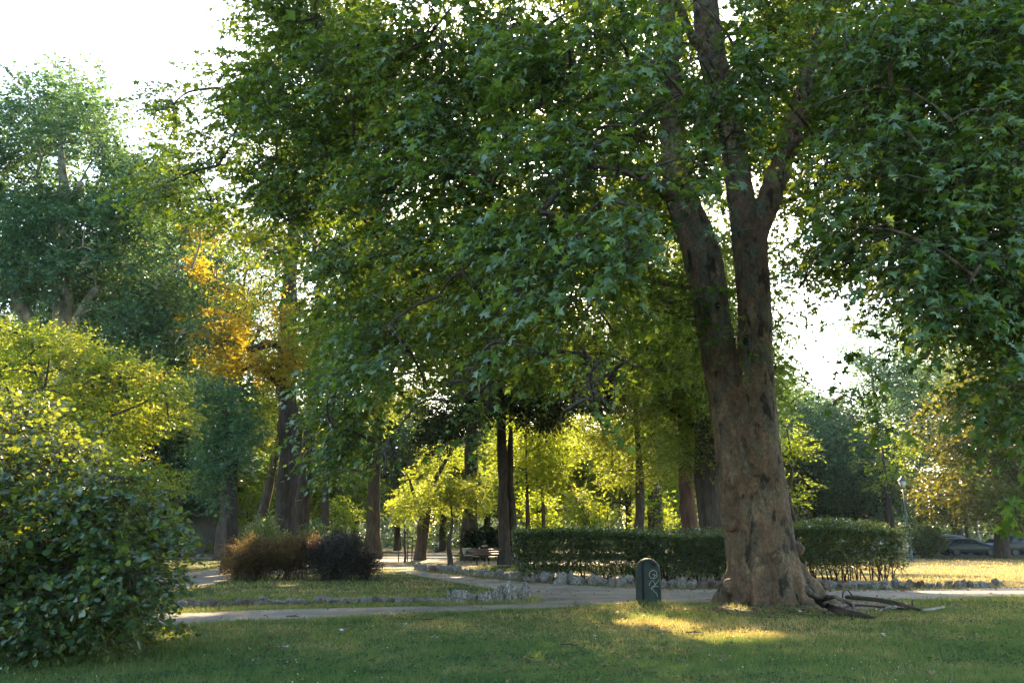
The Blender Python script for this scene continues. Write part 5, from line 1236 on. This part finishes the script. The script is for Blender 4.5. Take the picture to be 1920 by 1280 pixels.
M['facade'] = noisy_mat('far_facade', [(.3, (.16, .15, .14)), (.7, (.24, .22, .20))], .3, bump=0)
M['roof_tile'] = noisy_mat('roof_tile', [(.3, (.10, .05, .035)), (.7, (.16, .085, .06))], 2, bump=.2)
M['far_glass'] = plain('dark_window', (.02, .025, .03), .3)
wn_me = None
for i, (x, w_, h, lab) in enumerate([(-96, 30, 11.5, 'added far block at the left edge hidden behind trees'), (-64, 30, 10.5, 'added far block behind the left end of the far wood'), (-31, 32, 11.5, 'added far block behind the bench'), (3, 32, 10.5, 'added far block behind the middle of the hedge'), (36, 30, 11.5, 'added far block behind the big forked trunk'), (69, 32, 9.5, 'added far block beyond the lamp post'), (104, 34, 10.5, 'added far block beyond the parked cars')]):
    e = empty('glare_screen_block', (x, 143.5, 0)); tag(e, lab, 'building', 'far blocks added behind the wood to hide sky glare')  # blocks added to stop bright horizon sky glaring through the foliage
    gq = Geo(); box(gq, (0, 0, h / 2), (w_, 5.5, h)); gq.build('wall', M['facade'], e)
    gq = Geo(); box(gq, (0, 0, h + .2), (w_ + .8, 6.1, .4)); gq.build('roof', M['roof_tile'], e)
    for fx_ in range(5):
        for fz_ in range(3):
            if wn_me is None:
                gq = Geo(); box(gq, (0, 0, 0), (1.3, .12, 1.6)); o = gq.build('window', M['far_glass'], e); wn_me = o.data
            else: o = bpy.data.objects.new('window', wn_me); C.objects.link(o); o.parent = e
            o.location = (-w_ * .4 + fx_ * w_ * .2, -2.78, 1.9 + fz_ * 3.1)

# ------------------------------------------------------------------ parked cars
M['glass'] = plain('car_glass', (.02, .03, .035), .08, spec=.8); M['tyre'] = plain('tyre_rubber', (.012, .012, .012), .8); M['rim'] = plain('wheel_rim', (.045, .047, .05), .6, metal=.2)
M['lampred'] = plain('tail_lamp', (.30, .02, .02), .2); M['lampclear'] = plain('head_lamp', (.6, .6, .6), .15)
def car(name, label, px, Y, paint, prof, L, W=1.76, flip=1, rough=.25, group='cars parked along the street'):
    b = Vector((at(px, 1000, Y).x, Y, .03)); e = empty(name, b); tag(e, label, 'car', group)
    m = plain(name + '_paint', paint, .42, metal=.1, spec=.3, coat=.12)
    hw = W / 2; low, belt, roof = prof        # lists of (x, z) left to right as fractions of L, metres
    def itp(p, x):
        for i in range(len(p) - 1):
            if p[i][0] <= x <= p[i + 1][0]: t = (x - p[i][0]) / (p[i + 1][0] - p[i][0] + 1e-9); return p[i][1] * (1 - t) + p[i + 1][1] * t
        return p[-1][1]
    xs = sorted(set([round(a, 3) for a, _ in low + belt + roof] + [i / 40 for i in range(41)])); V = []; T = []; nr = 12
    for u in xs:
        x = (u - .5) * L * flip; zl = itp(low, u); zb = itp(belt, u); zr = max(itp(roof, u), zb + .012)
        endf = min(1, (min(u, 1 - u) / .06 + .35)); ww = hw * (.80 + .20 * min(1, endf)); k = min(1, (zr - zb) / .5)
        for w_, z in ((ww * .9, zl), (ww * .99, zl + .12), (ww, (zl + zb) / 2), (ww * .98, zb), (ww * .93 - .16 * k, zb + (zr - zb) * .85), (ww * .80 - .16 * k, zr)):
            V.append((x, -w_, z))
        for w_, z in ((ww * .80 - .16 * k, zr), (ww * .93 - .16 * k, zb + (zr - zb) * .85), (ww * .98, zb), (ww, (zl + zb) / 2), (ww * .99, zl + .12), (ww * .9, zl)):
            V.append((x, w_, z))
    for i in range(len(xs) - 1):
        for j in range(nr):
            a = i * nr + j; b_ = i * nr + (j + 1) % nr; T += [(a, b_, b_ + nr), (a, b_ + nr, a + nr)]
    for o_ in (0, (len(xs) - 1) * nr): T += [(o_, o_ + j, o_ + j + 1) for j in range(1, nr - 1)]
    gq = Geo(); gq.add(V, T); gq.build('body', m, e, smooth=False)
    # side windows: follow the slope between belt and roof
    def sidewin(u0, u1, s):
        gq = Geo(); V = []; T = []; n = 8
        for i in range(n + 1):
            u = u0 + (u1 - u0) * i / n; zb = itp(belt, u); zr = itp(roof, u); k = min(1, (zr - zb) / .5)
            for f in (.08, .80):
                z = zb + (zr - zb) * f; w0 = hw * .98; w1 = hw * .93 - .16 * k; t = f / .85; w_ = w0 + (w1 - w0) * t + .008
                V.append(((u - .5) * L * flip, s * w_, z))
        for i in range(n): a = i * 2; T += [(a, a + 2, a + 3), (a, a + 3, a + 1)]
        gq.add(V, T); return gq
    r0_ = next(a for a, z in roof if z > itp(belt, a) + .25); r1_ = max(a for a, z in roof if z > itp(belt, a) + .25)
    midu = (r0_ + r1_) / 2
    for s in (-1, 1):
        for a, b_ in ((r0_ + .01, midu - .06), (midu - .045, r1_ - .005)): sidewin(a, b_, s).build('side_window', M['glass'], e)
    for (ua, ub, nm) in ((roof_end(roof, belt, 0, itp), r0_, 'rear_window'), (r1_, roof_end(roof, belt, 1, itp), 'windscreen')):
        gq = Geo(); V = []
        for f in (.12, .9):
            u = ua + (ub - ua) * f; zb = itp(belt, u); zr = itp(roof, u); k = min(1, (zr - zb) / .5); w_ = hw * .78 - .16 * k
            V += [((u - .5) * L * flip, -w_, zr + .012), ((u - .5) * L * flip, w_, zr + .012)]
        gq.add(V, [(0, 1, 3), (0, 3, 2)]); gq.build(nm, M['glass'], e)
    for u in (.17, .82):
        for s in (-1, 1):
            c = Vector(((u - .5) * L * flip, s * (hw - .10), .31)); w_ = Geo(); V = []; T = []; n = 20
            for yy, r in ((-.10, .22), (-.11, .31), (.11, .31), (.10, .22)):
                for i in range(n): a = 2 * math.pi * i / n; V.append((math.cos(a) * r, yy, math.sin(a) * r))
            for j in range(3):
                for i in range(n): a = j * n + i; b_ = j * n + (i + 1) % n; T += [(a, b_, b_ + n), (a, b_ + n, a + n)]
            w_.add(V, T); we = w_.build('wheel', M['tyre'], e); we.location = c
            w_ = Geo(); V = [(0, s * .09, 0)] + [(math.cos(2 * math.pi * i / n) * (.215 if i % 4 else .2), s * .105, math.sin(2 * math.pi * i / n) * .215) for i in range(n)]
            w_.add(V, [(0, i + 1, (i + 1) % n + 1) for i in range(n)]); w_.build('rim', M['rim'], we)
    for u, nm, mt in ((.985, 'headlight', 'lampclear'), (.012, 'tail_light', 'lampred')):
        for s in (-1, 1):
            gq = Geo(); z = itp(belt, u) - .10; box(gq, ((u - .5) * L * flip, s * hw * .72, z), (.10, .34, .14)); gq.build(nm, M[mt], e)
    for s in (-1, 1):
        gq = Geo(); box(gq, ((r1_ + .04 - .5) * L * flip, s * (hw + .05), itp(belt, r1_) + .06), (.12, .16, .11)); gq.build('mirror', m, e)
    return e
def roof_end(roof, belt, side, itp):
    us = [a for a, z in roof if z <= itp(belt, a) + .03]
    return max([a for a in us if a < .5] or [0]) if side == 0 else min([a for a in us if a > .5] or [1])
low = [(0, .36), (.06, .22), (.94, .22), (1, .34)]
hatch = (low, [(0, .72), (.03, .88), (.3, .94), (.7, .94), (.9, .80), (.98, .66), (1, .58)], [(0, .72), (.01, .88), (.03, .9), (.16, 1.38), (.3, 1.46), (.5, 1.44), (.60, 1.33), (.76, .95), (.9, .8), (1, .58)])
suv = (low, [(0, .85), (.02, 1.0), (.5, 1.05), (.78, 1.04), (.95, .92), (1, .7)], [(0, .85), (.01, 1.0), (.02, 1.1), (.05, 1.62), (.2, 1.72), (.5, 1.72), (.62, 1.64), (.76, 1.06), (.95, .93), (1, .7)])
sedan = (low, [(0, .78), (.03, .92), (.5, .95), (.75, .95), (.95, .78), (1, .62)], [(0, .78), (.03, .93), (.16, .97), (.3, 1.38), (.45, 1.45), (.55, 1.40), (.70, .97), (.95, .79), (1, .62)])
YC = gp(1810, 1042).y
car('hatchback_car', 'dark blue-green hatchback parked right of the clipped bush', 1811, YC, (.012, .030, .036), hatch, 4.35)
car('saloon_car', 'silver-blue car half hidden by the magnolia trunk', 1868, YC + 2.4, (.20, .28, .36), sedan, 4.4, flip=-1)
car('black_van', 'black tall car right of the magnolia trunk', 1921, YC - .2, (.008, .009, .012), suv, 4.5)
car('estate_car', 'car with a pale roof showing above the dark hatchback', 1786, YC + 5.2, (.10, .09, .09), suv, 4.4)
car('white_van', 'pale blue-white car between the hedge end and the lamp post', 1686, YC + 1.6, (.42, .50, .54), suv, 4.4)
car('grey_car', 'grey car at the very right edge behind the black one', 1990, YC + 2.6, (.15, .15, .16), sedan, 4.4)

# ------------------------------------------------------------------ air
HAZE = 0.00015
m, nd, lk = new_mat('haze_air'); pv = N(nd, 'ShaderNodeVolumePrincipled'); pv.inputs['Color'].default_value = (.72, .87, 1, 1); pv.inputs['Density'].default_value = HAZE; pv.inputs['Anisotropy'].default_value = .3
out = N(nd, 'ShaderNodeOutputMaterial'); lk.new(pv.outputs[0], out.inputs['Volume'])
if HAZE > 0:
    gq = Geo(); box(gq, (10, 60, 19.5), (330, 180, 41)); o = gq.build('haze', m); tag(o, kind='stuff')

# ------------------------------------------------------------------ camera and render settings
cam = bpy.data.cameras.new('camera'); cam.lens = 28; cam.sensor_width = 36; cam.clip_end = 3000; cam.clip_start = .05
co_ = bpy.data.objects.new('camera', cam); C.objects.link(co_); co_.location = (0, 0, EYE); co_.rotation_euler = (R(90) + PITCH, 0, 0)
sc = bpy.context.scene; sc.camera = co_
sc.view_settings.view_transform = 'Standard'; sc.view_settings.look = 'None'; sc.view_settings.gamma = 1; sc.view_settings.exposure = 2.42
cy = sc.cycles; cy.max_bounces = 7; cy.diffuse_bounces = 4; cy.glossy_bounces = 2; cy.transmission_bounces = 3; cy.volume_bounces = 0; cy.transparent_max_bounces = 4
cy.caustics_reflective = False; cy.caustics_refractive = False; cy.use_denoising = True; cy.sample_clamp_indirect = 6.0; cy.use_adaptive_sampling = True; cy.adaptive_threshold = .02
cy.volume_step_rate = 4.0
